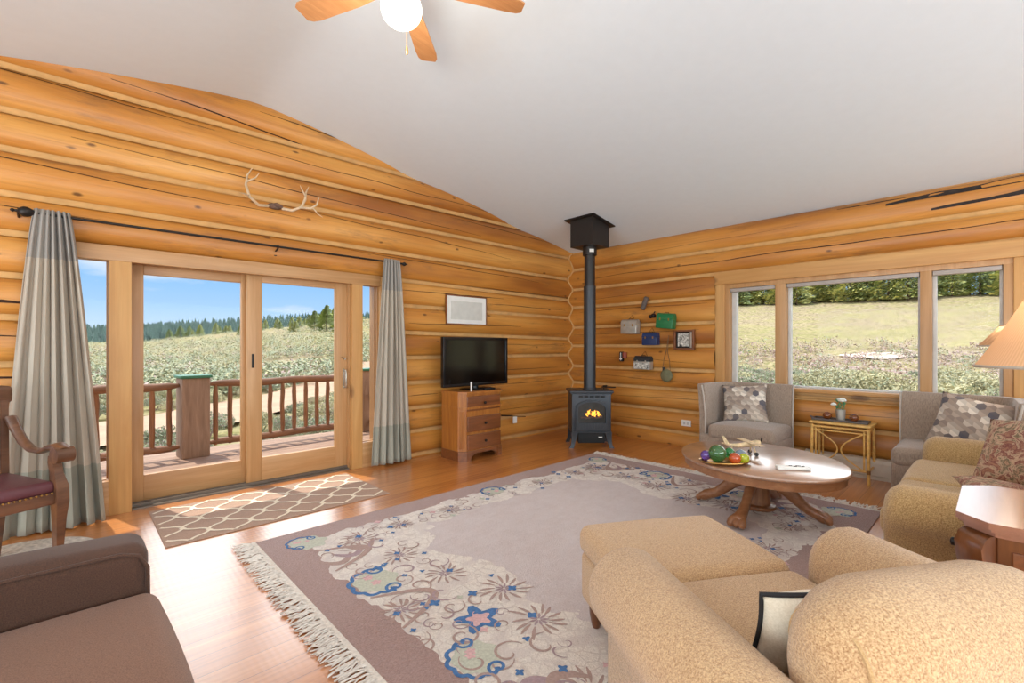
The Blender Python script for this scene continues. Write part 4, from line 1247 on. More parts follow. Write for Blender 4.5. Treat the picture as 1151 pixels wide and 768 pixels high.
# ------------------------------------------------------------- upholstery
def rolled(mb, cx, hw, z0, zr, r, y0, y1, lean=0.0, rnd=0.05, outer=1):
    """rolled arm: cross section in xz swept along y, rounded ends; outer=+-1 side on which the roll hangs"""
    sec = []
    n = 18
    # inside bottom, up to roll, round over, back under on the outside
    sec.append((-hw, z0)); sec.append((-hw, zr-.04))
    for i in range(n+1):
        a = pi - (pi*1.22)*i/n
        sec.append((r*cos(a)+ (r-hw)*1.0, zr + r*sin(a)))
    sec.append((hw, zr-r*.85-.02)); sec.append((hw, z0))
    rings = []
    ys = [(y0, .0), (y0+rnd*.08, .3), (y0+rnd*.3, .62), (y0+rnd*.65, .88), (y0+rnd, 1.0), ((y0+y1)/2, 1.0), (y1-rnd, 1.0), (y1-rnd*.65, .88), (y1-rnd*.3, .62), (y1-rnd*.08, .3), (y1, .0)]
    cz = (z0+zr)/2
    mx = (r-hw)*.5
    for y, k in ys:
        ring = []
        for x, z in sec:
            dx, dz = x-mx, z-cz
            lx = max(1e-6, r*1.05); lz = (zr+r-z0)/2
            ring.append((cx + outer*(mx + dx*(1-(1-k)*rnd/lx)), y, cz + dz*(1-(1-k)*rnd/lz)))
        rings.append(ring)
    mb.loft(rings)

def make_sofa(name, width, depth, ncush, loc, rz, label, cat, fab, cush=True, arm_h=.61, seat_h=.45, arm_w=.22, back_h=.84, back_roll=.11, armfab=None):
    """local: x to the sitter's right is -x ... origin centre of front edge, +y is the way it faces, body towards -y"""
    root = empty(name, loc, rz, label, cat)
    armfab = armfab or fab
    hw = width/2
    mb = MB(); mb.rbox((0, -depth/2+.0, .20), (width-.10, depth-.06, .20), .03, 3, 3); mb.build('base', fab, root)
    for sx in (-1, 1):
        mb = MB(); r = arm_w*.55
        rolled(mb, sx*(hw-arm_w*.55), arm_w*.40, .11, arm_h-r, r, -depth+.06, 0.0, outer=sx, rnd=.075)
        a = mb.build('arm', armfab, root, ang=70)
    iw = (width-2*arm_w*.95)
    for i in range(ncush):
        w = iw/ncush; cx_ = -iw/2 + w*(i+.5)
        mb = MB(); mb.rbox((cx_, -(depth-.22)/2+(.03 if cush else .01), seat_h-.085), (w-.008, depth-.20, .17), .055, 5, 8, (0, .01, .018))
        c = mb.build('seat_cushion', fab, root, ang=70)
    mb = MB()
    # back: upright slab whose top rolls over towards the rear
    if not cush:
        R_ = back_roll; yb = -.70; cz_ = back_h-R_
        sec0 = [(yb+.10, .14), (yb+.115, cz_-.10)] + [(yb+(R_+.01)*cos(-.5+pi*1.42*i/20), cz_+R_*sin(-.5+pi*1.42*i/20)) for i in range(21)] + [(yb-.05, cz_-R_*.95), (yb-.075, cz_-R_*1.4), (yb-.085, .14)]
    sec = [(-.22, .14), (-.22, back_h-.20)]
    R_ = back_roll
    for i in range(17):
        an_ = 0 + pi*1.25*i/16
        sec.append((-.22-R_+R_*cos(an_)-.0, back_h-R_+R_*sin(an_)))
    sec += [(-.30, back_h-R_*2.1), (-.32, .14)]
    sec = [(y-(depth-.36)-.02, z) for y, z in sec] if cush else sec0
    rings = []; KX = 1.0 if cush else 1.8
    bw = hw-(.05 if cush else .19); rnd = .10
    cyy = sum(p[0] for p in sec)/len(sec); czz = (back_h+.14)/2
    for x, k in [(-bw, 0), (-bw+.008*KX, .3), (-bw+.03*KX, .62), (-bw+.065*KX, .88), (-bw+.10*KX, 1), (-bw*(.5 if cush else .25), 1), (0, 1), (bw*(.5 if cush else .25), 1), (bw-.10*KX, 1), (bw-.065*KX, .88), (bw-.03*KX, .62), (bw-.008*KX, .3), (bw, 0)]:
        rings.append([(x, cyy+(y-cyy)*(1-(1-k)*(rnd/.16 if cush else .75)), czz+(z-czz)*(1-(1-k)*rnd/.34)) for y, z in sec])
    mb.loft(rings); b = mb.build('back', fab, root, ang=70)
    if not cush:
        for q in (-1, 1):
            mb = MB(); mb.tube([(q*(bw-.050), yb-.004+.097*cos(2*pi*i/28), cz_-.012+.094*sin(2*pi*i/28)) for i in range(28)], .006, 6, closed=True); mb.build('piping', M['piping'], b)
    for i in range(ncush if cush else 0):
        w = iw/ncush; cx_ = -iw/2 + w*(i+.5)
        mb = MB(); mb.M = T(cx_, -depth+.27, seat_h+.19, 0, RAD(-9)); mb.rbox((0, 0, 0), (w-.012, .16, .36), .06, 4, 6, (0, .02, 0)); mb.build('back_cushion', fab, root, ang=70)
    for sx in (-1, 1):
        for y in (-.08, -depth+.12):
            mb = MB(); mb.lathe([(.018, 0), (.022, .01), (.03, .06), (.034, .11)], (sx*(hw-.12), y, 0), 14); mb.build('leg', M['cherrydk'], root)
    return root
# tan chair in the foreground, turned away from the viewer; its ottoman pushed up to it
ch1f = (cos(RAD(58)), sin(RAD(58))); ch1r = (sin(RAD(58)), -cos(RAD(58)))
def cw(r, f): return (ch1f[0]*f + ch1r[0]*r, ch1f[1]*f + ch1r[1]*r)
c0 = cw(1.115, 1.50)
arm1 = make_sofa('armchair', 1.06, .92, 1, (c0[0], c0[1], .0135), RAD(58-90), 'large tan rolled arm chair in the foreground seen from behind', 'armchair', M['tan'], cush=False, arm_h=.62, back_h=.792, back_roll=.135, arm_w=.24)
o0 = cw(1.085, 1.80)
ot = empty('ottoman', (o0[0], o0[1], .0135), RAD(58-90), 'tan upholstered ottoman pushed against the large tan chair', 'ottoman')
mb = MB(); mb.rbox((0, 0, .225), (.67, .53, .23), .035, 4, 4); mb.build('base', M['tan'], ot, ang=70)
mb = MB(); mb.rbox((0, 0.0, .39), (.69, .555, .13), .05, 5, 8, (0, 0, .02)); mb.build('cushion', M['tan'], ot, ang=70)
mb = MB()
zz_ = .425; a_, b_ = .345-.012, .2775-.012
mb.tube([(-a_+.03, b_, zz_), (a_-.03, b_, zz_), (a_, b_-.03, zz_), (a_, -b_+.03, zz_), (a_-.03, -b_, zz_), (-a_+.03, -b_, zz_), (-a_, -b_+.03, zz_), (-a_, b_-.03, zz_)], .005, 6, closed=True); mb.build('piping', M['piping'], ot)
for sx in (-1, 1):
    for sy in (-1, 1):
        mb = MB(); mb.lathe([(.016, 0), (.020, .01), (.03, .06), (.034, .125)], (sx*.28, sy*.20, 0), 14); mb.build('leg', M['cherrydk'], ot)
# loveseat on the right, facing the left log wall
sx0, sx1 = 2.93, 4.90
make_sofa('loveseat', sx1-sx0, .95, 2, ((sx0+sx1)/2, .40, 0), 0.0, 'tan chenille two seat sofa beside the side table under the window', 'sofa', M['tan2'], arm_h=.61, back_h=.86)

def pillow(name, w, h, t, Mx, m, label, cat='pillow', pipe=None, n=22, pinch=.10):
    mb = MB()
    def f(u, v, sgn):
        a, b = 2*u-1, 2*v-1
        th = t/2 * (max(0, 1-abs(a)**2.6)**.55) * (max(0, 1-abs(b)**2.6)**.55)
        cx_ = a*w/2*(1-pinch*(1-b*b)*abs(a)**2); cy_ = b*h/2*(1-pinch*(1-a*a)*abs(b)**2)
        th *= 1+.10*mnoise.noise(V((a*2, b*2, sgn)))
        return (cx_, cy_, sgn*th)
    mb.grid(lambda u, v: f(u, v, 1), n, n); mb.grid(lambda u, v: f(u, v, -1), n, n)
    o = mb.build(name, m, None, ang=80)
    import bmesh
    bm = bmesh.new(); bm.from_mesh(o.data); bmesh.ops.remove_doubles(bm, verts=bm.verts, dist=.0005); bmesh.ops.recalc_face_normals(bm, faces=bm.faces); bm.to_mesh(o.data); bm.free()
    o.matrix_world = Mx
    tag(o, label, cat)
    if pipe:
        mb = MB(); pts = []
        k = 12
        for i in range(k): pts.append(f(i/k, 0, 1))
        for i in range(k): pts.append(f(1, i/k, 1))
        for i in range(k): pts.append(f(1-i/k, 1, 1))
        for i in range(k): pts.append(f(0, 1-i/k, 1))
        mb.tube([(x*1.01, y*1.01, 0) for x, y, z in pts], .006, 6, closed=True)
        mb.build('piping', pipe, o)
    return o
# ------------------------------------------------------------- grey chairs under the window
def grey_chair(loc, mirror, label):
    """faces -X in the world; local x = depth (0 front, .68 back), local y = width; wing on +y (mirror: -y)"""
    root = empty('slipper_chair', loc, 0, label, 'chair', 'grey upholstered chairs under the window')
    s_ = -1 if mirror else 1
    W = .78
    mb = MB(); mb.rbox((.33, s_*W/2, .22), (.64, W-.02, .25), .03, 4, 4); mb.build('base', M['grey'], root, ang=70)
    mb = MB(); mb.rbox((.30, s_*(W/2-.05), .385), (.62, W-.12, .15), .05, 5, 8, (0, 0, .03)); mb.build('seat_cushion', M['grey'], root, ang=70)
    # wrap-around back: path from the open side along the back, curving into the wing
    path = []
    for t_ in range(0, 7): path.append((.625, .02 + (W-.27)*t_/6, 1.0))
    for i in range(1, 9):
        a = pi/2*i/8; path.append((.625-.20*(1-cos(a)), W-.25+.20*sin(a), 1.0))
    for t_ in range(1, 7):
        u = t_/6; path.append((.425-.36*u, W-.05+.015*u, 1.0))
    def wall(mb, hgt, th, zb=.10, flare=.06):
        rings = []
        for i, (x, y, q) in enumerate(path):
            a = path[min(i+1, len(path)-1)]; b = path[max(i-1, 0)]
            dx, dy = a[0]-b[0], a[1]-b[1]; l = hypot(dx, dy); nx, ny = dy/l, -dx/l   # outward = +x at the back
            zt = hgt
            f = (i/(len(path)-1)); sweep = 0.0
            fl_ = flare
            ring = []
            for (o_, z) in ((th/2, zb), (th/2, zt*.62), (th/2+fl_*.55, zt*.86), (th/2+fl_*.95, zt-.015), (th/2+fl_*.7, zt), (-th/2+fl_*1.1, zt), (-th/2+fl_*.9, zt-.02), (-th/2+fl_*.45, zt*.86), (-th/2, zt*.62), (-th/2, zb)):
                ring.append((x+nx*o_, s_*(y+ny*o_), z))
            rings.append(ring)
        mb.loft(rings)
    mb = MB(); wall(mb, .885, .075, flare=.025 if not mirror else .025)
    bk = mb.build('wrap_back', M['grey'], root, ang=70)
    mb = MB()
    x, y, q = path[-1]
    mb.tube([(x-.008, s_*(y-.030), .12), (x-.008, s_*(y-.030), .55), (x-.008, s_*(y-.010), .76), (x-.008, s_*(y+.01), .875)], .009, 6)
    mb.build('piping', M['greypipe'], bk); mb = MB()
    x, y, q = path[0]
    mb.tube([(x-.033, s_*(y-.012), .12), (x-.033, s_*(y-.012), .55), (x-.02, s_*(y-.012), .76), (x-.005, s_*(y-.012), .875)], .009, 6)
    mb.build('piping', M['greypipe'], bk)
    for x in (.06, .58):
        for y in (.07, W-.07):
            mb = MB(); mb.loft([[(x-.02, s_*y-.02, 0), (x+.02, s_*y-.02, 0), (x+.02, s_*y+.02, 0), (x-.02, s_*y+.02, 0)], [(x-.025, s_*y-.025, .10), (x+.025, s_*y-.025, .10), (x+.025, s_*y+.025, .10), (x-.025, s_*y+.025, .10)]]); mb.build('leg', M['black'], root)
    return root
grey_chair((4.99, 1.50, 0), False, 'grey upholstered chair at the window left corner beside the bamboo table')
grey_chair((4.945, 0.625, 0), True, 'grey upholstered chair between the bamboo table and the tan sofa')
def PM(x, y, z, rz, rx, spin=0): return Matrix.Translation((x, y, z)) @ Matrix.Rotation(rz, 4, 'Z') @ Matrix.Rotation(rx, 4, 'X') @ Matrix.Rotation(spin, 4, 'Z')
pillow('throw_pillow', .46, .44, .15, PM(5.40, 1.93, .665, RAD(-90+14), RAD(72), RAD(4)), M['hex'], 'hexagon print throw pillow on the grey chair left of the bamboo table')
pillow('throw_pillow', .50, .46, .16, PM(5.20, 0.14, .67, RAD(-90-14), RAD(70), RAD(-10)), M['hex'], 'hexagon print throw pillow on the grey chair beside the tan sofa')
# floral pillows on the loveseat
pillow('floral_pillow', .52, .48, .17, PM(4.06, -.13, .675, RAD(48), RAD(-58), RAD(12)), M['floral'], 'red and cream floral tapestry pillow leaning upright on the tan sofa')
pillow('floral_pillow', .50, .46, .13, PM(3.42, -.08, .535, RAD(16), RAD(8), RAD(-8)), M['floral'], 'floral tapestry pillow lying nearly flat on the tan sofa next to the side table')
# white pillow with black piping on the armchair
wp = cw(.995, 1.0)
pillow('cream_pillow', .33, .27, .11, PM(wp[0], wp[1], .575, RAD(58-90-8), RAD(110), RAD(2)), M['cream'], 'small cream pillow with black piping on the large tan chair', pipe=M['blackpipe'])

# ------------------------------------------------------------- brown armchair, front left
bc = empty('armchair', (0.20, 1.555, 0), RAD(-90), 'brown suede armchair cropped by the photo edge at the lower left', 'armchair')
hw = .70
for sx in (-1, 1):
    mb = MB()
    def fn(p, sx=sx):
        x, y, z = p
        # the arm top slopes gently down to the back and rounds at the front
        return (x, y, z + (0.018*cos(y*2.2) if z > 0 else 0))
    mb.rbox((sx*(hw-.105), -.44, .335), (.21, .88, .53), .055, 6, 8, (0, 0, .01), fn); a = mb.build('arm', M['brown'], bc, ang=70)
    mb = MB(); x = sx*(hw-.205)
    mb.tube([(x, -.80, .575), (x, -.40, .595), (x, -.08, .592), (x, -.03, .575), (x, -.006, .53), (x, -.003, .30), (x, -.003, .12)], .007, 6); mb.build('piping', M['brown'], a)
mb = MB(); mb.rbox((0, -.45, .20), (1.0, .84, .24), .03, 3, 3); mb.build('base', M['brown'], bc)
mb = MB(); mb.rbox((0, -.36, .385), (.975, .76, .15), .05, 6, 8, (.0, .02, .03)); sc_ = mb.build('seat_cushion', M['brownseat'], bc, ang=70)
mb = MB(); mb.tube([(.44, .01, .43), (-.44, .01, .43), (-.472, -.02, .435), (-.475, -.68, .44)], .006, 6); mb.build('piping', M['brown'], sc_)
mb = MB(); mb.M = T(0, -.86, .52, 0, RAD(10)); mb.rbox((0, 0, 0), (1.38, .20, .78), .07, 5, 6); mb.build('back', M['brown'], bc, ang=70)
for sx in (-1, 1):
    for y in (-.07, -.86):
        mb = MB(); mb.lathe([(.018, 0), (.03, .09)], (sx*.60, y, 0), 12); mb.build('leg', M['cherrydk'], bc)

# ------------------------------------------------------------- carved armchair, far left
g_ = V((.41, -.91, 0)).normalized(); 
wc = empty('carved_armchair', (-.425, 3.875, 0), atan2(g_.y, g_.x)-pi/2, 'carved wooden armchair with oxblood leather seat in front of the left curtain', 'armchair')
# local +y = facing, local -x ... chair's left (viewer's right) is local +x?
S2 = .29
mb = MB(); mb.rbox((0, 0, .425), (.60, .54, .07), .012, 3, 3); mb.build('seat_rail', M['walnut'], wc)
mb = MB(); mb.rbox((0, 0, .485), (.575, .53, .075), .035, 5, 8, (0, 0, .02)); mb.build('seat', M['leather'], wc, ang=70)
mb = MB()
for i in range(26):
    mb.ball((-.28+i*.0224, .272, .458), .0065, 8)
mb.build('nailhead_trim', M['brass'], wc)
for sx in (-1, 1):
    mb = MB()
    for i in range(22): mb.ball((sx*.302, -.24+i*.0224, .458), .0065, 8)
    mb.build('nailhead_trim', M['brass'], wc)
for sx in (-1, 1):
    mb = MB(); x = sx*.30
    pr = [(.0, .0), (.004, .15), (.012, .30), (.02, .40), (.015, .49), (-.015, .56), (-.035, .62), (-.02, .66)]
    rings = []
    for i, (dy, z) in enumerate(pr):
        w = (.020, .022, .028, .036, .036, .026, .026, .03)[i]; y = .235+dy
        rings.append([(x-w*.8, y-w, z), (x+w*.8, y-w, z), (x+w*.8, y+w, z), (x-w*.8, y+w, z)])
    mb.loft(rings); mb.build('front_leg', M['walnut'], wc, ang=50)
    mb = MB()
    pts = [(x, .30, .69), (x, .25, .715), (x, .16, .705), (x, .06, .672), (x, -.05, .675), (x*.99, -.14, .715), (x*.97, -.21, .79), (x*.95, -.26, .86)]
    rings = []
    for i, p in enumerate(pts):
        a = V(pts[min(i+1, len(pts)-1)]); b = V(pts[max(i-1, 0)]); d = (a-b).normalized(); nz = V((0, -d.z, d.y))
        if nz.z < 0: nz = -nz
        w, t_ = (.036, .036, .032, .028, .026, .026, .028, .03)[i], (.03, .028, .018, .016, .018, .022, .024, .024)[i]
        p = V(p); rings.append([tuple(p+V((w*cos(q), 0, 0))+nz*(t_*sin(q))) for q in [2*pi*j/12 for j in range(12)]])
    mb.loft(rings); mb.cyl((x-.042, .285, .672), (x+.042, .285, .672), .045, n=20)
    mb.build('arm', M['walnut'], wc, ang=60)
    mb = MB(); mb.loft([[(sx*.23-.02, -.28-.05, 0), (sx*.23+.02, -.28-.05, 0), (sx*.23+.02, -.24-.05, 0), (sx*.23-.02, -.24-.05, 0)],
                        [(sx*.25-.02, -.27, .44), (sx*.25+.02, -.27, .44), (sx*.25+.02, -.23, .44), (sx*.25-.02, -.23, .44)],
                        [(sx*.27-.018, -.32, .98), (sx*.27+.018, -.32, .98), (sx*.27+.018, -.29, .98), (sx*.27-.018, -.29, .98)]]); mb.build('back_post', M['walnut'], wc)
mb = MB(); mb.rbox((0, -.31, 1.0), (.62, .045, .10), .02, 3, 4, (0, 0, .03)); mb.build('crest_rail', M['walnut'], wc)
mb = MB(); mb.M = T(0, -.285, .74, 0, RAD(5)); mb.rbox((0, 0, 0), (.48, .05, .40), .025, 3, 4, (0, .015, 0)); mb.build('back_pad', m_plain('blue_grey_leather', (110, 118, 136), .4, var=.15), wc)
pr_ = MB(); pr_.lathe([(.001, .0), (.42, .0), (.43, .002), (.42, .004), (.001, .004)], (-.30, 4.10, 0.0), 40, 1.0, .85)
o = pr_.build('round_mat', M['palerug']); tag(o, 'pale grey woven round mat under the carved armchair', 'rug')

# ------------------------------------------------------------- coffee table
TCX, TCY, TH = 3.815, 1.262, .4385
ct = empty('coffee_table', (TCX, TCY, .0145), RAD(54), 'oval oak pedestal coffee table with clawed feet standing on the rug', 'table')
SX_, SY_ = .624, .53
def oval(mb, prof_, n=72):
    vs = []; fs = []
    for (k, z) in prof_:
        for i in range(n):
            a = 2*pi*i/n; vs.append(((SX_+k)*cos(a), (SY_+k)*sin(a), z))
    m = len(prof_)
    for i in range(m-1):
        for q in range(n): fs.append((i*n+q, i*n+(q+1) % n, (i+1)*n+(q+1) % n, (i+1)*n+q))
    fs.append(tuple(range(n))[::-1]); fs.append(tuple((m-1)*n+q for q in range(n)))
    mb.add(vs, fs)
mb = MB(); oval(mb, [(-.012, TH-.030), (.0, TH-.024), (.004, TH-.014), (0, TH-.004), (-.008, TH)]); mb.build('tabletop', M['oaktop'], ct, ang=50)
mb = MB(); oval(mb, [(-.035, TH-.090), (-.022, TH-.086), (-.020, TH-.030)]); mb.build('apron', M['oakrim'], ct, ang=50)
mb = MB(); mb.lathe([(.001, .055), (.115, .055), (.122, .068), (.115, .082), (.085, .09), (.078, .13), (.072, .25), (.074, .34), (.09, .378)], n=32); mb.build('pedestal', M['oakz'], ct)
for k, ha in enumerate((RAD(47), RAD(136), RAD(-31), RAD(210))):
    # real headings of the feet in the room
    a = (RAD(91), RAD(180), RAD(-76), RAD(4))[k] - RAD(54)
    mb = MB(); mb.M = Matrix.Rotation(a, 4, 'Z')
    L = [(.06, .30, .075, .030), (.12, .285, .075, .032), (.19, .22, .060, .032), (.26, .145, .045, .032), (.32, .095, .038, .036), (.37, .072, .038, .044), (.41, .055, .042, .052), (.43, .045, .034, .048)]
    rings = []
    for (r, z, hz, wx) in L:
        rings.append([(r + .25*hz*sin(q), wx*cos(q), max(.003+0*z, z + hz*sin(q))) for q in [2*pi*j/16 for j in range(16)]])
    mb.loft(rings)
    lg = mb.build('leg', M['oakrim'], ct, ang=60)
    for j in (-1, 0, 1):
        mb = MB(); mb.M = Matrix.Rotation(a, 4, 'Z')
        mb.tube([(.385, j*.027, .080), (.425, j*.037, .060), (.450, j*.041, .034), (.458, j*.042, .022)], [.018, .025, .024, .012], 10)
        mb.build('claw', M['oakrim'], lg)
def tpos(r, d): return (TCX + r, TCY + d)
# tray with glass balls (centre measured on the table plane)
TX, TY = 3.42, 1.36
tr = MB(); tr.M = T(TX, TY, TH+.0145+.001, RAD(-42))
tr.lathe([(.001, .0), (.12, .0), (.16, .008), (.185, .022), (.183, .026), (.155, .014), (.001, .006)], n=36, sx=1.0, sy=.62)
tag(tr.build('tray', M['brass']), 'shallow oval brass dish of coloured glass balls on the coffee table', 'tray')
rgt = V((.724, -.690, 0)); fwd = V((.690, .724, 0))
for (a, b, r, c, lab, zo) in [(-.050, .005, .062, (84, 130, 76), 'largest glass ball, dark green, in the brass dish', 0),
        (-.118, .045, .036, (120, 84, 170), 'purple glass ball at the left end of the brass dish', .004),
        (.045, -.060, .041, (226, 100, 40), 'orange red glass ball at the front of the brass dish', 0),
        (.118, -.045, .036, (214, 220, 50), 'yellow green glass ball at the front right of the brass dish', .002),
        (.060, .055, .038, (46, 150, 80), 'bright green glass ball at the middle of the brass dish', .016),
        (.130, .030, .040, (150, 170, 186), 'clear blue grey glass ball at the right end of the brass dish', .006),
        (.0, .085, .034, (190, 196, 90), 'pale lime glass ball behind the dark green one in the brass dish', .012)]:
    p = V((TX, TY, 0)) + rgt*a + fwd*b
    mb = MB(); mb.ball((0, 0, 0), r, 26); o = mb.build('glass_ball', m_ballglass('ball_glass_%d' % int(r*1000+c[0]), c)); o.location = (p.x, p.y, TH+.0145+.010+r+zo)
    tag(o, lab, 'glass ball', 'glass balls in the brass dish')
# model aeroplane
ap = empty('model_airplane', (3.80, 1.36, TH+.0145), RAD(-40), 'small rough wooden model airplane on the coffee table behind the glass balls', 'toy airplane')
wm = m_plain('weathered_bone_wood', (206, 180, 140), .7, var=.35, nscale=40)
mb = MB(); mb.tube([(-.15, 0, .085), (-.06, 0, .075), (.05, 0, .085), (.10, 0, .095), (.125, 0, .098)], [.006, .016, .022, .022, .014], 10); mb.build('fuselage', wm, ap)
mb = MB(); mb.M = T(.045, 0, .10); mb.rbox((0, 0, 0), (.06, .30, .006), .003, 2, 2); mb.build('wing', wm, ap)
mb = MB(); mb.prism([(-.155, .085), (-.12, .085), (-.165, .150), (-.185, .150)], -.004, .004, 'xz'); mb.box(-.155, -.12, -.06, .06, .083, .088); mb.build('tail_fin', wm, ap)
mb = MB(); mb.M = T(.130, 0, .098, 0, RAD(25)); mb.rbox((0, 0, 0), (.006, .012, .09), .003, 2, 1); mb.build('propeller', M['iron'], ap)
for sy in (-1, 1):
    mb = MB(); mb.tube([(.06, sy*.015, .08), (.07, sy*.04, .015)], .005, 6); s_ = mb.build('strut', wm, ap)
    mb = MB(); mb.cyl((.07, sy*.040, .015), (.07, sy*.052, .015), .015, n=14); mb.build('wheel', M['black'], s_)
mb = MB(); mb.tube([(-.10, 0, .075), (-.11, 0, .005)], .005, 6); mb.build('tail_strut', wm, ap)
# white remote
rc = empty('remote_control', (3.585, .965, TH+.0145), RAD(-52), 'white bar shaped remote control with dark buttons on the coffee table', 'remote control')
mb = MB(); mb.rbox((0, 0, .014), (.215, .052, .024), .006, 3, 1); mb.build('case', M['white'], rc)
mb = MB(); rr = random.Random(2)
for i in range(9): mb.rbox((-.02+i*.011, rr.uniform(-.012, .012), .0275), (.008, .012, .005), .0015, 1, 1)
mb.build('buttons', M['iron'], rc)

# ------------------------------------------------------------- bamboo table
bt = empty('bamboo_table', (5.54, 1.06, 0), 0, 'small bamboo side table between the two grey chairs under the window', 'side table')
BX, BY, BH = .14, .225, .555
for sx in (-1, 1):
    for sy in (-1, 1):
        mb = MB(); mb.tube([(sx*BX*1.03, sy*BY*1.03, 0), (sx*BX, sy*BY, BH-.03)], .0135, 10)
        for z in (.13, .26, .40): mb.cyl((sx*BX, sy*BY, z), (sx*BX, sy*BY, z+.006), .0155, n=10)
        lg = mb.build('leg', M['bamboo'], bt)
        mb = MB(); mb.tube([(sx*BX, sy*(BY-.03), .12), (sx*BX, sy*(BY-.03), BH-.04)], .008, 8); mb.build('brace', M['bamboo'], lg)
        mb = MB(); mb.cyl((sx*BX*1.02, sy*BY*1.02, .10), (sx*BX*1.02, sy*BY*1.02, .135), .0165, n=10); mb.build('binding', M['bambootie'], lg)
mb = MB(); mb.rbox((0, 0, BH-.012), (.34, .50, .022), .008, 3, 1); mb.build('tabletop', M['bamboo'], bt)
for sx in (-1, 1):
    mb = MB(); mb.tube([(sx*BX, -BY, BH-.05), (sx*BX, BY, BH-.05)], .011, 8); mb.tube([(sx*BX, -BY, BH-.085), (sx*BX, BY, BH-.085)], .007, 8); mb.build('rail', M['bamboo'], bt)
    mb = MB(); mb.tube([(sx*BX, -BY, .12), (sx*BX, BY, .12)], .010, 8); mb.build('stretcher', M['bamboo'], bt)
for sy in (-1, 1):
    mb = MB(); mb.tube([(-BX, sy*BY, BH-.05), (BX, sy*BY, BH-.05)], .011, 8); mb.tube([(-BX, sy*BY, .12), (BX, sy*BY, .12)], .010, 8); mb.build('end_rail', M['bamboo'], bt)
mb = MB()
for s_ in (-1, 1):
    pts = [(-BX-.004, s_*(.015+.17*(1-sin(pi*i/16))), .13+(BH-.22)*(i/16)) for i in range(17)]
    mb.tube(pts, .007, 8)
mb.build('curved_cane', M['bamboo'], bt)
tr = MB(); tr.rbox((5.54, 1.075, BH+.006), (.17, .46, .012), .005, 2, 1); tr.tube([(5.54, 1.305, BH+.012), (5.54, 1.335, BH+.028)], .008, 8)
for (x0, x1, y0, y1) in ((5.455, 5.465, .845, 1.305), (5.615, 5.625, .845, 1.305), (5.465, 5.615, .845, .855), (5.465, 5.615, 1.295, 1.305)): tr.box(x0, x1, y0, y1, BH+.01, BH+.022)
tag(tr.build('tray', m_plain('dark_pewter', (84, 76, 74), .4, .3)), 'long dark tray on the bamboo side table', 'tray')
va = empty('vase', (5.54, 1.075, BH+.012), 0, 'silver cup vase of white flowers on the bamboo side table', 'vase')
mb = MB(); mb.lathe([(.001, 0), (.036, 0), (.040, .05), (.042, .105), (.038, .105), (.036, .02), (.001, .02)], n=24); mb.build('cup', M['tin'], va)
mb = MB()
for (x, y, z) in ((0, 0, .17), (0, .05, .14), (.01, -.02, .15), (-.01, .02, .13), (.0, -.035, .13)): mb.tube([(0, 0, .03), (x*.5, y*.5, .10), (x, y, z)], .003, 5)
for i in range(14):
    a = i*2.4; mb.M = T(.02*cos(a), .028*sin(a), .115+.03*(i % 3), a, RAD(50)); mb.ball((0, .02, 0), .018, 8, (.6, 1.3, .2))
mb.M = Matrix.Identity(4); mb.build('stems', M['leaf'], va)
def bloom(c, r):
    mb = MB()
    for i in range(16):
        a = i*2.4; q = (i/16)**.5
        mb.M = T(c[0], c[1], c[2]) @ Matrix.Rotation(a, 4, 'Z') @ Matrix.Rotation(-.3-q*1.1, 4, 'Y') @ T(0, 0, r*.5)
        mb.ball((0, 0, 0), r*.55, 8, (.35, .9, 1.0))
    mb.M = Matrix.Identity(4); return mb
bloom((0, -.012, .185), .040).build('bloom', M['petal'], va); bloom((-.02, .055, .145), .028).build('bloom', M['petal'], va); bloom((.02, .015, .19), .028).build('bloom', M['petal'], va)
for yy, lab in ((1.185, 'brown glass ball on the bamboo table, left of the vase'), (.965, 'brown glass ball on the bamboo table, right of the vase')):
    mb = MB(); mb.ball((0, 0, 0), .040, 24, (1, 1, .9)); o = mb.build('glass_ball', m_ballglass('amber_glass', (150, 84, 36))); o.location = (5.53, yy, BH+.012+.036)
    tag(o, lab, 'glass ball', 'brown glass balls on the bamboo table')
ht = empty('baseboard_heater', (5.70, .62, 0), 0, 'white enamelled baseboard heater along the wall under the window', 'heater')
mb = MB(); mb.prism([(-.035, .03), (-.045, .04), (-.045, .13), (-.02, .19), (.03, .20), (.03, .03)], -.75, .80, 'xz')
mb.build('cover', M['heater'], ht)
mb = MB(); mb.box(-.047, -.035, -.75, .80, .145, .160); mb.box(-.040, .02, -.75, .80, .0, .03); mb.build('louvre', M['heater'], ht)
for yy in (.10, -.30):
    mb = MB(); mb.prism([(-.05, .025), (-.05, .135), (-.02, .197), (.03, .205), (.03, .025)], yy-.012, yy+.012, 'xz'); mb.build('joint_cover', M['heater'], ht)

# ------------------------------------------------------------- wooden side table and lamps
EX0, EX1, EYF, EYB, EH = 2.255, 2.87, .105, -.55, .70
et = empty('side_table', ((EX0+EX1)/2, (EYF+EYB)/2, 0), 0, 'glossy cherry wood cabinet side table with clipped corners beside the tan sofa', 'side table')
ex, ey = (EX0+EX1)/2, (EYF+EYB)/2
def octo(x0, x1, y0, y1, c): return [(x0, y0+c), (x0+c, y0), (x1-c, y0), (x1, y0+c), (x1, y1-c*1.0), (x1-c, y1), (x0+c, y1), (x0, y1-c)]
mb = local(MB(), ex, ey); mb.prism(octo(EX0, EX1, EYB, EYF, .085), EH-.022, EH, 'xy'); mb.prism(octo(EX0+.006, EX1-.006, EYB+.006, EYF-.006, .085), EH-.032, EH-.022, 'xy'); mb.prism(octo(EX0+.02, EX1-.02, EYB+.02, EYF-.02, .08), EH-.05, EH-.032, 'xy'); mb.build('tabletop', M['cherry'], et, smooth=False)
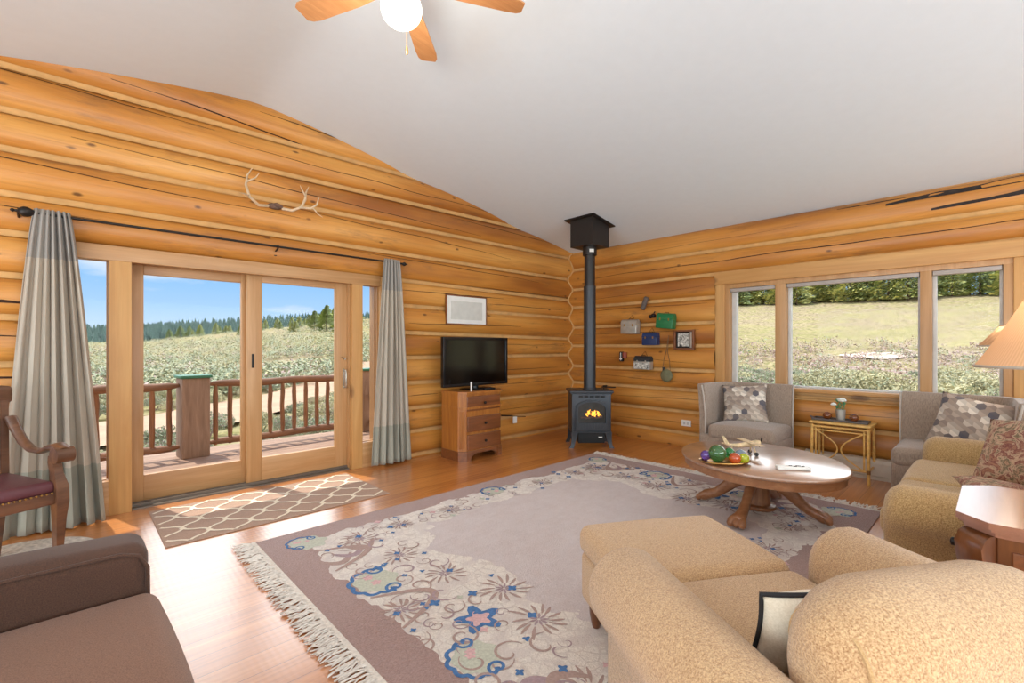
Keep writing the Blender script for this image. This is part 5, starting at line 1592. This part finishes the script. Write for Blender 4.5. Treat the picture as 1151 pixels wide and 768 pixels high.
mb = local(MB(), ex, ey); mb.prism(octo(EX0+.028, EX1-.028, EYB+.028, EYF-.028, .078), .06, EH-.05, 'xy'); mb.prism(octo(EX0+.015, EX1-.015, EYB+.015, EYF-.015, .08), .0, .06, 'xy'); mb.build('carcass', M['cherrydk'], et, smooth=False)
mb = local(MB(), ex, ey)
mb.rbox((ex, EYF-.03, EH-.13), (.40, .02, .12), .006, 2, 1); dr = mb.build('drawer', M['cherrydk'], et)
mb = MB(); mb.tube([(-.0, EYF-.02-ey, EH-.13), (0, EYF-.002-ey, EH-.13), (0, EYF+.004-ey, EH-.13), (0, EYF+.014-ey, EH-.13), (0, EYF+.018-ey, EH-.13)], [.006, .006, .015, .015, .006], 12); 
for v in mb.v: v.x -= .17
mb.build('knob', M['iron'], dr)
mb = local(MB(), ex, ey)
mb.box(EX0+.021, EX0+.030, EYB+.14, EYF-.14, .12, EH-.09, .003); mb.build('side_panel', M['chestx'], et)
# scrolled pilaster on the clipped corner
for sx in (-1, 1):
    mb = MB(); a = RAD(-45)
    prz = [(.06, .012), (.12, .022), (.25, .012), (.38, .010), (.46, .020), (.54, .042), (.60, .050), (.635, .035), (.648, .018)]
    cxx = (EX0+.028+.039) if sx < 0 else (EX1-.028-.039); cyy = EYF-.028-.039
    ang_ = RAD(135) if sx < 0 else RAD(45)
    mb.M = T(cxx-ex, cyy-ey, 0, ang_)
    rings = [[(-.004, -.050, z), (b, -.050, z), (b+.006, -.025, z), (b+.006, .025, z), (b, .050, z), (-.004, .050, z)] for z, b in prz]
    mb.loft(rings); mb.M = Matrix.Identity(4); mb.build('scroll_corner', M['cherrydk'], et, ang=50)

def lamp(loc, label, rb, rt, zb, zt, pole=False, arm=None):
    l = empty('table_lamp' if not pole else 'floor_lamp', loc, 0, label, 'lamp')
    cx_, cy_ = (0, 0) if arm is None else arm
    if not pole:
        mb = MB(); mb.lathe([(.001, 0), (.085, 0), (.085, .02), (.03, .04), (.05, .12), (.075, .20), (.055, .30), (.02, .36), (.012, .40), (.010, zt-.02), (.001, zt-.02)], n=28); mb.build('lamp_base', M['brass'], l)
    else:
        mb = MB(); mb.lathe([(.001, 0), (.13, 0), (.13, .015), (.02, .035), (.012, .05), (.012, zt+.02), (.001, zt+.02)], n=24); mb.tube([(0, 0, zt), (cx_*.5, cy_*.5, zt+.05), (cx_, cy_, zt-.01)], .007, 8); mb.build('pole', M['brass'], l)
    mb = MB(); n = 64
    prof_ = [(rb, zb), (rt, zt)]
    vs = []; fs = []
    K = 10
    for j in range(K+1):
        u = j/K; r = rb+(rt-rb)*(u**.92); z = zb+(zt-zb)*u
        for i in range(n):
            a = 2*pi*i/n; vs.append((cx_+r*cos(a), cy_+r*sin(a), z))
    for j in range(K):
        for i in range(n): fs.append((j*n+i, j*n+(i+1) % n, (j+1)*n+(i+1) % n, (j+1)*n+i))
    mb.add(vs, fs); sh = mb.build('lamp_shade', M['lampshade'], l)
    mb = MB(); mb.tube([(cx_+rb*cos(2*pi*i/48), cy_+rb*sin(2*pi*i/48), zb) for i in range(48)], .006, 6, closed=True); mb.build('trim_band', M['shadetrim'], sh); mb = MB(); mb.tube([(cx_+rt*cos(2*pi*i/48), cy_+rt*sin(2*pi*i/48), zt) for i in range(48)], .005, 6, closed=True); mb.build('trim_band', M['shadetrim'], sh)
    mb = MB(); mb.ball((cx_, cy_, zb+.10), .028, 14, (1, 1, 1.4)); mb.tube([(cx_, cy_, zb+.10), (cx_, cy_, zt-.0)], .006, 6); mb.build('bulb', m_emit('lamp_bulb', (255, 226, 180), 3.0), l)
    pl = bpy.data.lights.new('lamp_light', 'POINT'); pl.energy = 3.0 if not pole else 2.5; pl.color = (1, .86, .68); pl.shadow_soft_size = .03
    lo = bpy.data.objects.new('lamp_light', pl); COL.objects.link(lo); lo.parent = l; lo.location = (cx_, cy_, zb+.16)
    return l
lamp((2.59, -.21, EH), 'lamp with a large pleated cone shade on the cherry wood side table', .275, .10, .525, .86)
lamp((5.22, -.78, 0), 'floor lamp with small tan shade mostly hidden behind the large lampshade', .17, .05, 1.305, 1.455, True, (-.12, .72))

# ------------------------------------------------------------- deck and railing outside
dk = MB(); DZK = -.10
for i in range(18):
    y0 = 4.98+i*.143
    dk.box(-4.0, 6.5, y0, y0+.137, DZK-.04, DZK)
dko = dk.build('deck', M['deck']); tag(dko, kind='structure')
rl = empty('deck_railing', (1.13, 7.09, DZK), RAD(4.5), 'rustic peeled log deck railing outside the sliding door', 'railing')
def railseg(x0, x1):
    mb = MB(); r_ = random.Random(int(x0*10)+50)
    n = 14
    def tp(z, R):
        pts = [(x0+(x1-x0)*i/n, .012*sin(i*1.3), z+.008*sin(i*.9+z)) for i in range(n+1)]
        rad = [R*(.45 if i in (0, n) else (.9 if i in (1, n-1) else 1.0+.05*sin(i*2))) for i in range(n+1)]
        return pts, rad
    p, rad = tp(.905, .050); mb.tube(p, rad, 12); mb.build('top_rail', M['raillogx'], rl)
    mb = MB(); p, rad = tp(.14, .048); mb.tube(p, rad, 12); mb.build('bottom_rail', M['raillogx'], rl)
for (x0, x1) in ((-3.6, -1.9), (-1.6, -.15), (.16, 2.31), (2.58, 4.9)): railseg(x0, x1)
def post_at(x):
    mb = MB(); mb.rbox((x, 0, .50), (.30, .30, 1.0), .012, 2, 3); p = mb.build('post', M['post'], rl)
    mb = MB(); mb.rbox((x, 0, 1.018), (.34, .34, .036), .008, 2, 1); mb.build('post_cap', M['greencap'], p)
for x in (-1.75, 0, 2.45): post_at(x)
x = -3.5; 
import itertools
for x in [-3.4+.17*i for i in range(9)] + [-1.44+.17*i for i in range(8)] + [.25+.17*i for i in range(12)] + [2.75+.17*i for i in range(12)]:
    mb = MB(); r_ = random.Random(int(x*100)); k = r_.uniform(-.005, .005)
    mb.tube([(x, 0, .10), (x+k, 0, .30), (x-k, .005, .55), (x+k, 0, .75), (x, 0, .90)], [.020, .031, .029, .031, .020], 9)
    mb.build('baluster', M['raillog'], rl)
# side rail going back to the house on the right
mb = MB(); mb.M = T(2.45, 0, 0)
mb.tube([(0, -.16, .60), (.02, -1.8, .60)], .05, 10); mb.tube([(0, -.16, .16), (.02, -1.8, .16)], .05, 10); mb.M = Matrix.Identity(4)
mb.build('side_rail', M['raillogx'], rl)

# ------------------------------------------------------------- terrain
cxp, cyp, fpx = 575.5, 389.5, 520.0
YAW = atan2(545.5, 520.)
def smooth(a, b, t):
    t = max(0, min(1, (t-a)/(b-a))); return t*t*(3-2*t)
def lerpl(pts, x):
    if x <= pts[0][0]: return pts[0][1]
    for (a, va_), (b, vb) in zip(pts, pts[1:]):
        if x <= b: return va_+(vb-va_)*(x-a)/(b-a)
    return pts[-1][1]
# crest heights taken from ridge-line pixels of the image, by heading from the camera (degrees from +X) : sage ridge to the north, grassy slope to the east
CREST = [(-40, 9.8), (0, 9.8), (12, 10.0), (28, 10.1), (48, 9.8), (56, 9.8), (64.6, 9.6), (71.5, 7.3), (76.8, 5.7), (80.3, 4.5), (84.9, 2.6), (90, 2.2), (140, 0)]
RAD_C = [(-40, 108), (30, 108), (58, 140), (66, 150), (140, 150)]
NEAR = [(-40, -.60), (30, -.60), (60, -1.15), (140, -1.35)]
def terr(x, y):
    rho = hypot(x, y); ph = math.degrees(atan2(y, x))
    if ph < -60 or ph > 150: return -1.2
    zc_ = lerpl(CREST, ph); rc_ = lerpl(RAD_C, ph); z0 = lerpl(NEAR, ph)
    r0_ = 44 - 18*smooth(50, 60, ph); t = (rho-r0_)/(rc_-r0_)
    if t <= 0: z = z0
    elif t <= 1: z = z0 + (zc_-z0)*(.75*t+.25*t*t)
    else: z = zc_ + (rho-rc_)*.012*(1 if ph < 45 else -1.0)
    z += .4*mnoise.noise(V((x*.045, y*.045, 0)))*min(1, rho/40)
    if rho > 12: z += .10*mnoise.noise(V((x*.4, y*.4, 2)))
    return z
tm = MB(); 
rhos = [6.2, 8, 10, 12] + [12*1.045**i for i in range(1, 62)]
phs = [-60+i*1.25 for i in range(int(210/1.25)+1)]
vs = []; 
for r in rhos:
    for p in phs:
        x, y = r*cos(RAD(p)), r*sin(RAD(p)); z = terr(x, y)
        if r < 11: z -= .25
        vs.append((x, y, z))
fs = []; mis = []
nph = len(phs)
def road_y(x): return 17 + .45*x + .028*x*x
for i in range(len(rhos)-1):
    for j in range(nph-1):
        a = i*nph+j; fs.append((a, a+nph, a+nph+1, a+1))
        c = V(vs[a]); on = (c.y > 9 and -12 < c.x < 30 and abs(c.y-road_y(c.x)) < 2.4)
        mis.append(1 if on else 0)
b0_ = len(tm.v); tm.v += [V(p) for p in vs]; tm.f += [list(f) for f in fs]; tm.m += mis
go = tm.build('ground', [M['ground'], M['ground']], ang=180); tag(go, kind='structure')
# dirt road as its own strip following the ground
rd = MB(); L = []; R_ = []; n = 60
for i in range(n+1):
    x = -14+34*i/n; y = road_y(x); dx, dy = 1, .45+.056*x; l = hypot(dx, dy); nx, ny = -dy/l, dx/l
    for w, arr in ((-2.1, L), (2.1, R_)):
        px, py = x+nx*w, y+ny*w; arr.append((px, py, terr(px, py)+.13))
rd.add(L+R_, [(i, i+1, n+1+i+1, n+1+i) for i in range(n)]); rd.nofix = True
tag(rd.build('dirt_road', M['road']), kind='structure')

gp = MB(); L = []; R_ = []
for i in range(13):
    v = i/12; x, y = 50.0+1.5*v, 9.8-5.6*v
    for w, arr in ((-1, L), (1, R_)):
        ww = 1.2*sin(pi*min(.97, max(.06, v)))*w; px, py = x+ww*1.6, y+ww*.2; arr.append((px, py, terr(px, py)+.12))
gp.add(L+R_, [(i, i+1, 13+i+1, 13+i) for i in range(12)]); gp.nofix = True
tag(gp.build('gravel_patch', m_plain('pale_gravel', (226, 206, 186), 1.0, var=.1, nscale=2)), kind='structure')

def sage_mesh(name, seed, nq, mats, size=1.0, leaf=.040):
    r_ = random.Random(seed); mb = MB()
    lob = [(r_.uniform(-.35, .35), r_.uniform(-.35, .35), r_.uniform(.28, .42), r_.uniform(.22, .34)) for _ in range(7)]
    for i in range(nq):
        lx, ly, lz, lr = r_.choice(lob)
        u, v = r_.uniform(0, 2*pi), r_.uniform(-.5, 1)
        q = lr*r_.uniform(.75, 1.05); s_ = sqrt(max(0, 1-v*v))
        p = V((lx+q*s_*cos(u), ly+q*s_*sin(u), max(.01, lz+q*v*.85)))*size
        a = V((r_.uniform(-1, 1), r_.uniform(-1, 1), r_.uniform(-.3, 1))).normalized()*leaf*r_.uniform(.7, 1.8)
        b = a.cross(V((r_.uniform(-1, 1), r_.uniform(-1, 1), .5))).normalized()*leaf*.7
        mb.add([p-a*.5, p+b*.5, p+a*.5, p-b*.5], [(0, 1, 2, 3)], 0 if r_.random() < .8 else 1)
    for i in range(8):
        a = r_.uniform(0, 6.28); mb.tube([(0, 0, 0), (.10*cos(a)*size, .15*sin(a)*size, .2*size), (.3*cos(a)*size, .3*sin(a)*size, .42*size)], [.02, .012, .005], 4, cap=False)
        for k in range(-8, 0): mb.m[k] = 1
    mb.nofix = True
    o = mb.build(name, mats, smooth=False)
    return o
# nearest bushes under the east window and beyond the deck: individuals
rs = random.Random(21)
protos = [sage_mesh('sagebrush', 1, 4200, [M['sagey'], M['sagedk']]), sage_mesh('sagebrush', 2, 4200, [M['sage'], M['sagedk']]), sage_mesh('sagebrush', 3, 4200, [M['sagey'], M['sage']])]
cnt = 0
def put(o, x, y, s_, lab, grp, dz=0):
    o.location = (x, y, terr(x, y)+dz-.02); o.rotation_euler = (0, 0, rs.uniform(0, 6.28)); o.scale = (s_, s_, s_*rs.uniform(.85, 1.1))
    tag(o, lab, 'bush', grp)
spots = []
tries = 0
while len(spots) < 92 and tries < 5000:
    tries += 1
    p = rs.uniform(-5, 32); r = 10.2+18*rs.random()**1.2
    x, y = r*cos(RAD(p)), r*sin(RAD(p))
    if x < 7.5: continue
    if all(hypot(x-a, y-b) > 1.0 for a, b, c in spots): spots.append((x, y, 'E'))
nE = len(spots); tries = 0
while len(spots) < nE+100 and tries < 5000:
    tries += 1
    p = rs.uniform(56, 100); r = rs.uniform(10.5, 30)
    x, y = r*cos(RAD(p)), r*sin(RAD(p))
    if y < 9 or abs(y-road_y(x)) < 3.0: continue
    if all(hypot(x-a, y-b) > 1.0 for a, b, c in spots): spots.append((x, y, 'N'))
for i, (x, y, c) in enumerate(spots):
    pr = protos[i % 3]
    o = pr if i < 3 else copy_tree(pr)
    if c == 'E': put(o, x, y, rs.uniform(1.1, 1.75), 'pale yellowish sagebrush growing on the slope just outside the window', 'sagebrush outside the window')
    else: put(o, x, y, rs.uniform(.75, 1.15), 'grey green sagebrush growing beyond the deck railing and dirt road', 'sagebrush beyond the deck')
# the countless farther sagebrush: one object
fs_ = MB(); rs2 = random.Random(5)
def tuft(mb, x, y, s_, mi, nq):
    z = terr(x, y)
    for i in range(nq):
        a = rs2.uniform(0, 6.28); q = s_*rs2.uniform(.1, .5); h_ = s_*rs2.uniform(.15, .62)
        p = V((x+q*cos(a), y+q*sin(a), z+h_)); w = s_*rs2.uniform(.055, .12)
        d = V((rs2.uniform(-1, 1), rs2.uniform(-1, 1), rs2.uniform(0, .8))).normalized(); e = d.cross(V((0, 0, 1))).normalized()
        mb.add([p-d*w, p+e*w*.7, p+d*w, p-e*w*.7], [(0, 1, 2, 3)], mi)
for i in range(13000):
    if i % 6: p = rs2.uniform(54, 102); r = 26*(140/26)**(rs2.random()**.8)
    else: p = rs2.uniform(-6, 34); r = 27*(62/27)**rs2.random()
    x, y = r*cos(RAD(p)), r*sin(RAD(p))
    if y > 9 and abs(y-road_y(x)) < 2.6: continue
    if p < 40:
        # sparse, in drifts
        if mnoise.noise(V((x*.09, y*.09, 5))) < -.12: continue
    elif mnoise.noise(V((x*.08, y*.08, 7))) < -.35: continue
    tuft(fs_, x, y, rs2.uniform(.6, 1.15)*(1 if r < 70 else 1.3), ((0 if rs2.random() < .6 else (1 if rs2.random() < .75 else 2)) if p > 45 else (2 if rs2.random() < .75 else 0)), 10 if r > 60 else 24)
fs_.nofix = True
o = fs_.build('sagebrush_hillside', [M['sage'], M['sagey'], M['sagedk']], smooth=False); tag(o, 'grey green sagebrush covering the hillsides beyond the deck and window', 'sagebrush', kind='stuff')

def pine_mesh(seed, H, R, nq, mats, base=.03):
    r_ = random.Random(seed); mb = MB()
    for i in range(nq):
        u = r_.random()**1.15; z = H*(base+(1-base)*u); rad = R*((1-u)**.62)*r_.uniform(.55, 1.05)*(1+.22*sin(u*26+seed)); a = r_.uniform(0, 6.28)
        p = V((rad*cos(a), rad*sin(a), z)); out = V((cos(a), sin(a), r_.uniform(-.35, .35)))*H*.055*r_.uniform(.7, 1.4)
        sd = out.cross(V((0, 0, 1))).normalized()*H*.022
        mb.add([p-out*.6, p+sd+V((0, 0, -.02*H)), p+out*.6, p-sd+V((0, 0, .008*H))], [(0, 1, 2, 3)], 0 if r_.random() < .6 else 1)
    mb.nofix = True; return mb
trees = []
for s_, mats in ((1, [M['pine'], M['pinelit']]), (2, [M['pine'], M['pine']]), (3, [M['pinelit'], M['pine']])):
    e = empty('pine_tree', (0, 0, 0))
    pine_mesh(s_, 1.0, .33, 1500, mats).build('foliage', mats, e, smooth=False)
    mb = MB(); mb.tube([(0, 0, 0), (0, 0, .9)], [.02, .006], 7); mb.build('trunk', M['bark'], e)
    trees.append(e)
ti = 0
def tree(x, y, h_, kind, lab, grp):
    global ti
    src = trees[kind]
    o = src if not src.get('label') else copy_tree(src)
    o.location = (x, y, terr(x, y)-.1); o.rotation_euler = (0, 0, rs.uniform(0, 6.28)); w = rs.uniform(.9, 1.3); o.scale = (h_*w, h_*w, h_)
    tag(o, lab, 'tree', grp)
for row, rr_ in enumerate((107, 114)):
    for i in range(27):
        p = -8 + i*1.5 + rs.uniform(-.4, .4) + row*.5; r = rr_+rs.uniform(-2.5, 2.5)
        tree(r*cos(RAD(p)), r*sin(RAD(p)), rs.uniform(6.5, 9.5), rs.choice((2, 0, 1, 2)), 'green pine in the tree line at the top of the grassy slope', 'pines above the grassy slope')
for i in range(44):
    p = rs.uniform(57, 86); r = rs.uniform(118, 165)
    if p > 72: r = rs.uniform(140, 168)
    if rs.random() < .25: r -= 18
    tree(r*cos(RAD(p)), r*sin(RAD(p)), (rs.uniform(1.8, 3.4) if p > 70 else rs.uniform(3.2, 5.6)), rs.choice((0, 1, 1)), 'dark green pine standing along the crest of the sagebrush hill', 'pines on the sagebrush hill')
# forest on the far ridge beyond: one object on its own hill
CR2 = [(50, 26), (64.6, 24), (71.5, 21.4), (76.8, 18.2), (80.3, 16.3), (84.9, 13.4), (88.6, 11.6), (120, 10)]
fh = MB(); vs = []; PH = [46+i*1.0 for i in range(90)]
RR = (175, 220, 270, 330, 380)
for r in RR:
    for p in PH:
        t = (r-175)/155; z = -2 + (lerpl(CR2, p)-7+2)*min(1, t)**.8
        vs.append((r*cos(RAD(p)), r*sin(RAD(p)), z+.8*mnoise.noise(V((p*.3, r*.02, 0)))))
fs = []
for i in range(len(RR)-1):
    for j in range(len(PH)-1):
        a = i*len(PH)+j; fs.append((a, a+len(PH), a+len(PH)+1, a+1))
fh.add(vs, fs); tag(fh.build('far_ridge', M['pinedk'], ang=180), kind='structure')
ff = MB(); r_ = random.Random(8)
for i in range(2600):
    p = r_.uniform(50, 112); r = r_.uniform(190, 345); t = min(1, (r-175)/155)**.8; z = -2+(lerpl(CR2, p)-4.5)*t
    H_ = r_.uniform(5, 8.5); x, y = r*cos(RAD(p)), r*sin(RAD(p)); R_ = H_*.22
    rings = []
    for u, w in ((0, 1.0), (.3, .95), (.32, .7), (.62, .6), (.64, .42), (1, .03)):
        rings.append([(x+R_*w*cos(q)*r_.uniform(.8, 1.2), y+R_*w*sin(q)*r_.uniform(.8, 1.2), z+H_*u) for q in [2*pi*j/6 for j in range(6)]])
    ff.loft(rings, False)
ff.nofix = True
o = ff.build('far_forest', M['pinedk'], smooth=False); tag(o, 'dense dark conifer forest covering the distant ridge beyond the hill', 'forest', kind='stuff')

# ------------------------------------------------------------- light
w = bpy.data.worlds.new('World'); S.world = w; w.use_nodes = True
nt = w.node_tree; nt.nodes.clear()
out = nt.nodes.new('ShaderNodeOutputWorld'); bg = nt.nodes.new('ShaderNodeBackground')
tc = nt.nodes.new('ShaderNodeTexCoord'); sp = nt.nodes.new('ShaderNodeSeparateXYZ'); nt.links.new(tc.outputs['Generated'], sp.inputs[0])
rp = nt.nodes.new('ShaderNodeValToRGB'); e = rp.color_ramp.elements
e[0].position = 0.0; e[0].color = (*lin((226, 240, 255)), 1); e[1].position = .70; e[1].color = (.20, .40, .78, 1)
for ps_, c_ in ((.07, lin((178, 216, 254))), (.145, lin((140, 198, 252))), (.19, (.60, .80, 1.0)), (.26, (1, 1, 1)), (.54, (1, 1, 1)), (.60, (.5, .65, .9))):
    x_ = e.new(ps_); x_.color = (*c_, 1)
nt.links.new(sp.outputs[2], rp.inputs[0])
mp = nt.nodes.new('ShaderNodeMapping'); mp.inputs['Scale'].default_value = (1, 1, 3.5); nt.links.new(tc.outputs['Generated'], mp.inputs['Vector'])
nz = nt.nodes.new('ShaderNodeTexNoise'); nz.inputs['Scale'].default_value = 4.5; nz.inputs['Detail'].default_value = 6; nt.links.new(mp.outputs[0], nz.inputs['Vector'])
cr = nt.nodes.new('ShaderNodeValToRGB'); cr.color_ramp.elements[0].position = .60; cr.color_ramp.elements[1].position = .80; nt.links.new(nz.outputs['Fac'], cr.inputs[0])
mx = nt.nodes.new('ShaderNodeMix'); mx.data_type = 'RGBA'; nt.links.new(cr.outputs[0], mx.inputs[0]); nt.links.new(rp.outputs[0], mx.inputs[6]); mx.inputs[7].default_value = (.95, .97, 1.0, 1)
# bright belt added to the sky above the view, for floor glare and room light
mr = nt.nodes.new('ShaderNodeValToRGB'); q = mr.color_ramp.elements
q[0].position = .16; q[0].color = (.2, .2, .2, 1); q[1].position = .68; q[1].color = (.2, .2, .2, 1)
x_ = q.new(.25); x_.color = (.76, .76, .76, 1); x_ = q.new(.54); x_.color = (.76, .76, .76, 1)
nt.links.new(sp.outputs[2], mr.inputs[0])
ml = nt.nodes.new('ShaderNodeMath'); ml.operation = 'MULTIPLY'; ml.inputs[1].default_value = 3.8; nt.links.new(mr.outputs[0], ml.inputs[0]); nt.links.new(ml.outputs[0], bg.inputs[1])
nt.links.new(mx.outputs[2], bg.inputs[0]); nt.links.new(bg.outputs[0], out.inputs[0])

sun = bpy.data.lights.new('sun', 'SUN'); sun.energy = 3.2; sun.angle = RAD(.6); sun.color = (1, .95, .86)
so = bpy.data.objects.new('sun', sun); COL.objects.link(so)
el = RAD(69); dirv = V((.29*cos(el), -.957*cos(el), -sin(el)))
so.rotation_euler = dirv.to_track_quat('-Z', 'Y').to_euler(); so.location = (0, 10, 20)

def area(name, loc, tgt, sx, sy, e, col=(1, 1, 1)):
    l = bpy.data.lights.new(name, 'AREA'); l.shape = 'RECTANGLE'; l.size = sx; l.size_y = sy; l.energy = e; l.color = col
    o = bpy.data.objects.new(name, l); COL.objects.link(o); o.location = loc
    o.rotation_euler = (V(tgt)-V(loc)).to_track_quat('-Z', 'Y').to_euler()
    return o
# added fill lamps in the unseen wall openings behind the viewer, standing in for daylight
area('south_fill_light', (1.2, YS+.02, 1.5), (1.2, 2, 1.9), 7.0, 1.55, 165, (.84, .95, 1.0))
area('west_fill_light', (XW+.02, .7, 1.35), (2, .9, 1.75), 5.6, 1.85, 165, (.84, .95, 1.0))
pl = bpy.data.lights.new('globe_light', 'POINT'); pl.energy = 14; pl.color = (1, .93, .82); pl.shadow_soft_size = .11
po = bpy.data.objects.new('globe_light', pl); COL.objects.link(po); po.location = (1.245, 2.14, RIDGE_Z-.63)

# ------------------------------------------------------------- camera
cam = bpy.data.cameras.new('camera'); co = bpy.data.objects.new('camera', cam); COL.objects.link(co)
co.location = (0, 0, 1.3)
cam.sensor_fit = 'HORIZONTAL'; cam.sensor_width = 36; cam.lens = 520.0/1151*36
cam.shift_y = (389.5-384.0)/1151
co.rotation_euler = (pi/2, 0, YAW-pi/2)
cam.clip_start = .05; cam.clip_end = 1000
S.camera = co
S.view_settings.view_transform = 'Standard'; S.view_settings.look = 'None'; S.view_settings.exposure = 0.46; S.view_settings.gamma = 1.0
S.view_settings.use_curve_mapping = False
S.cycles.max_bounces = 8; S.cycles.diffuse_bounces = 5; S.cycles.transparent_max_bounces = 12
S.cycles.use_denoising = True
S.cycles.sample_clamp_indirect = 6
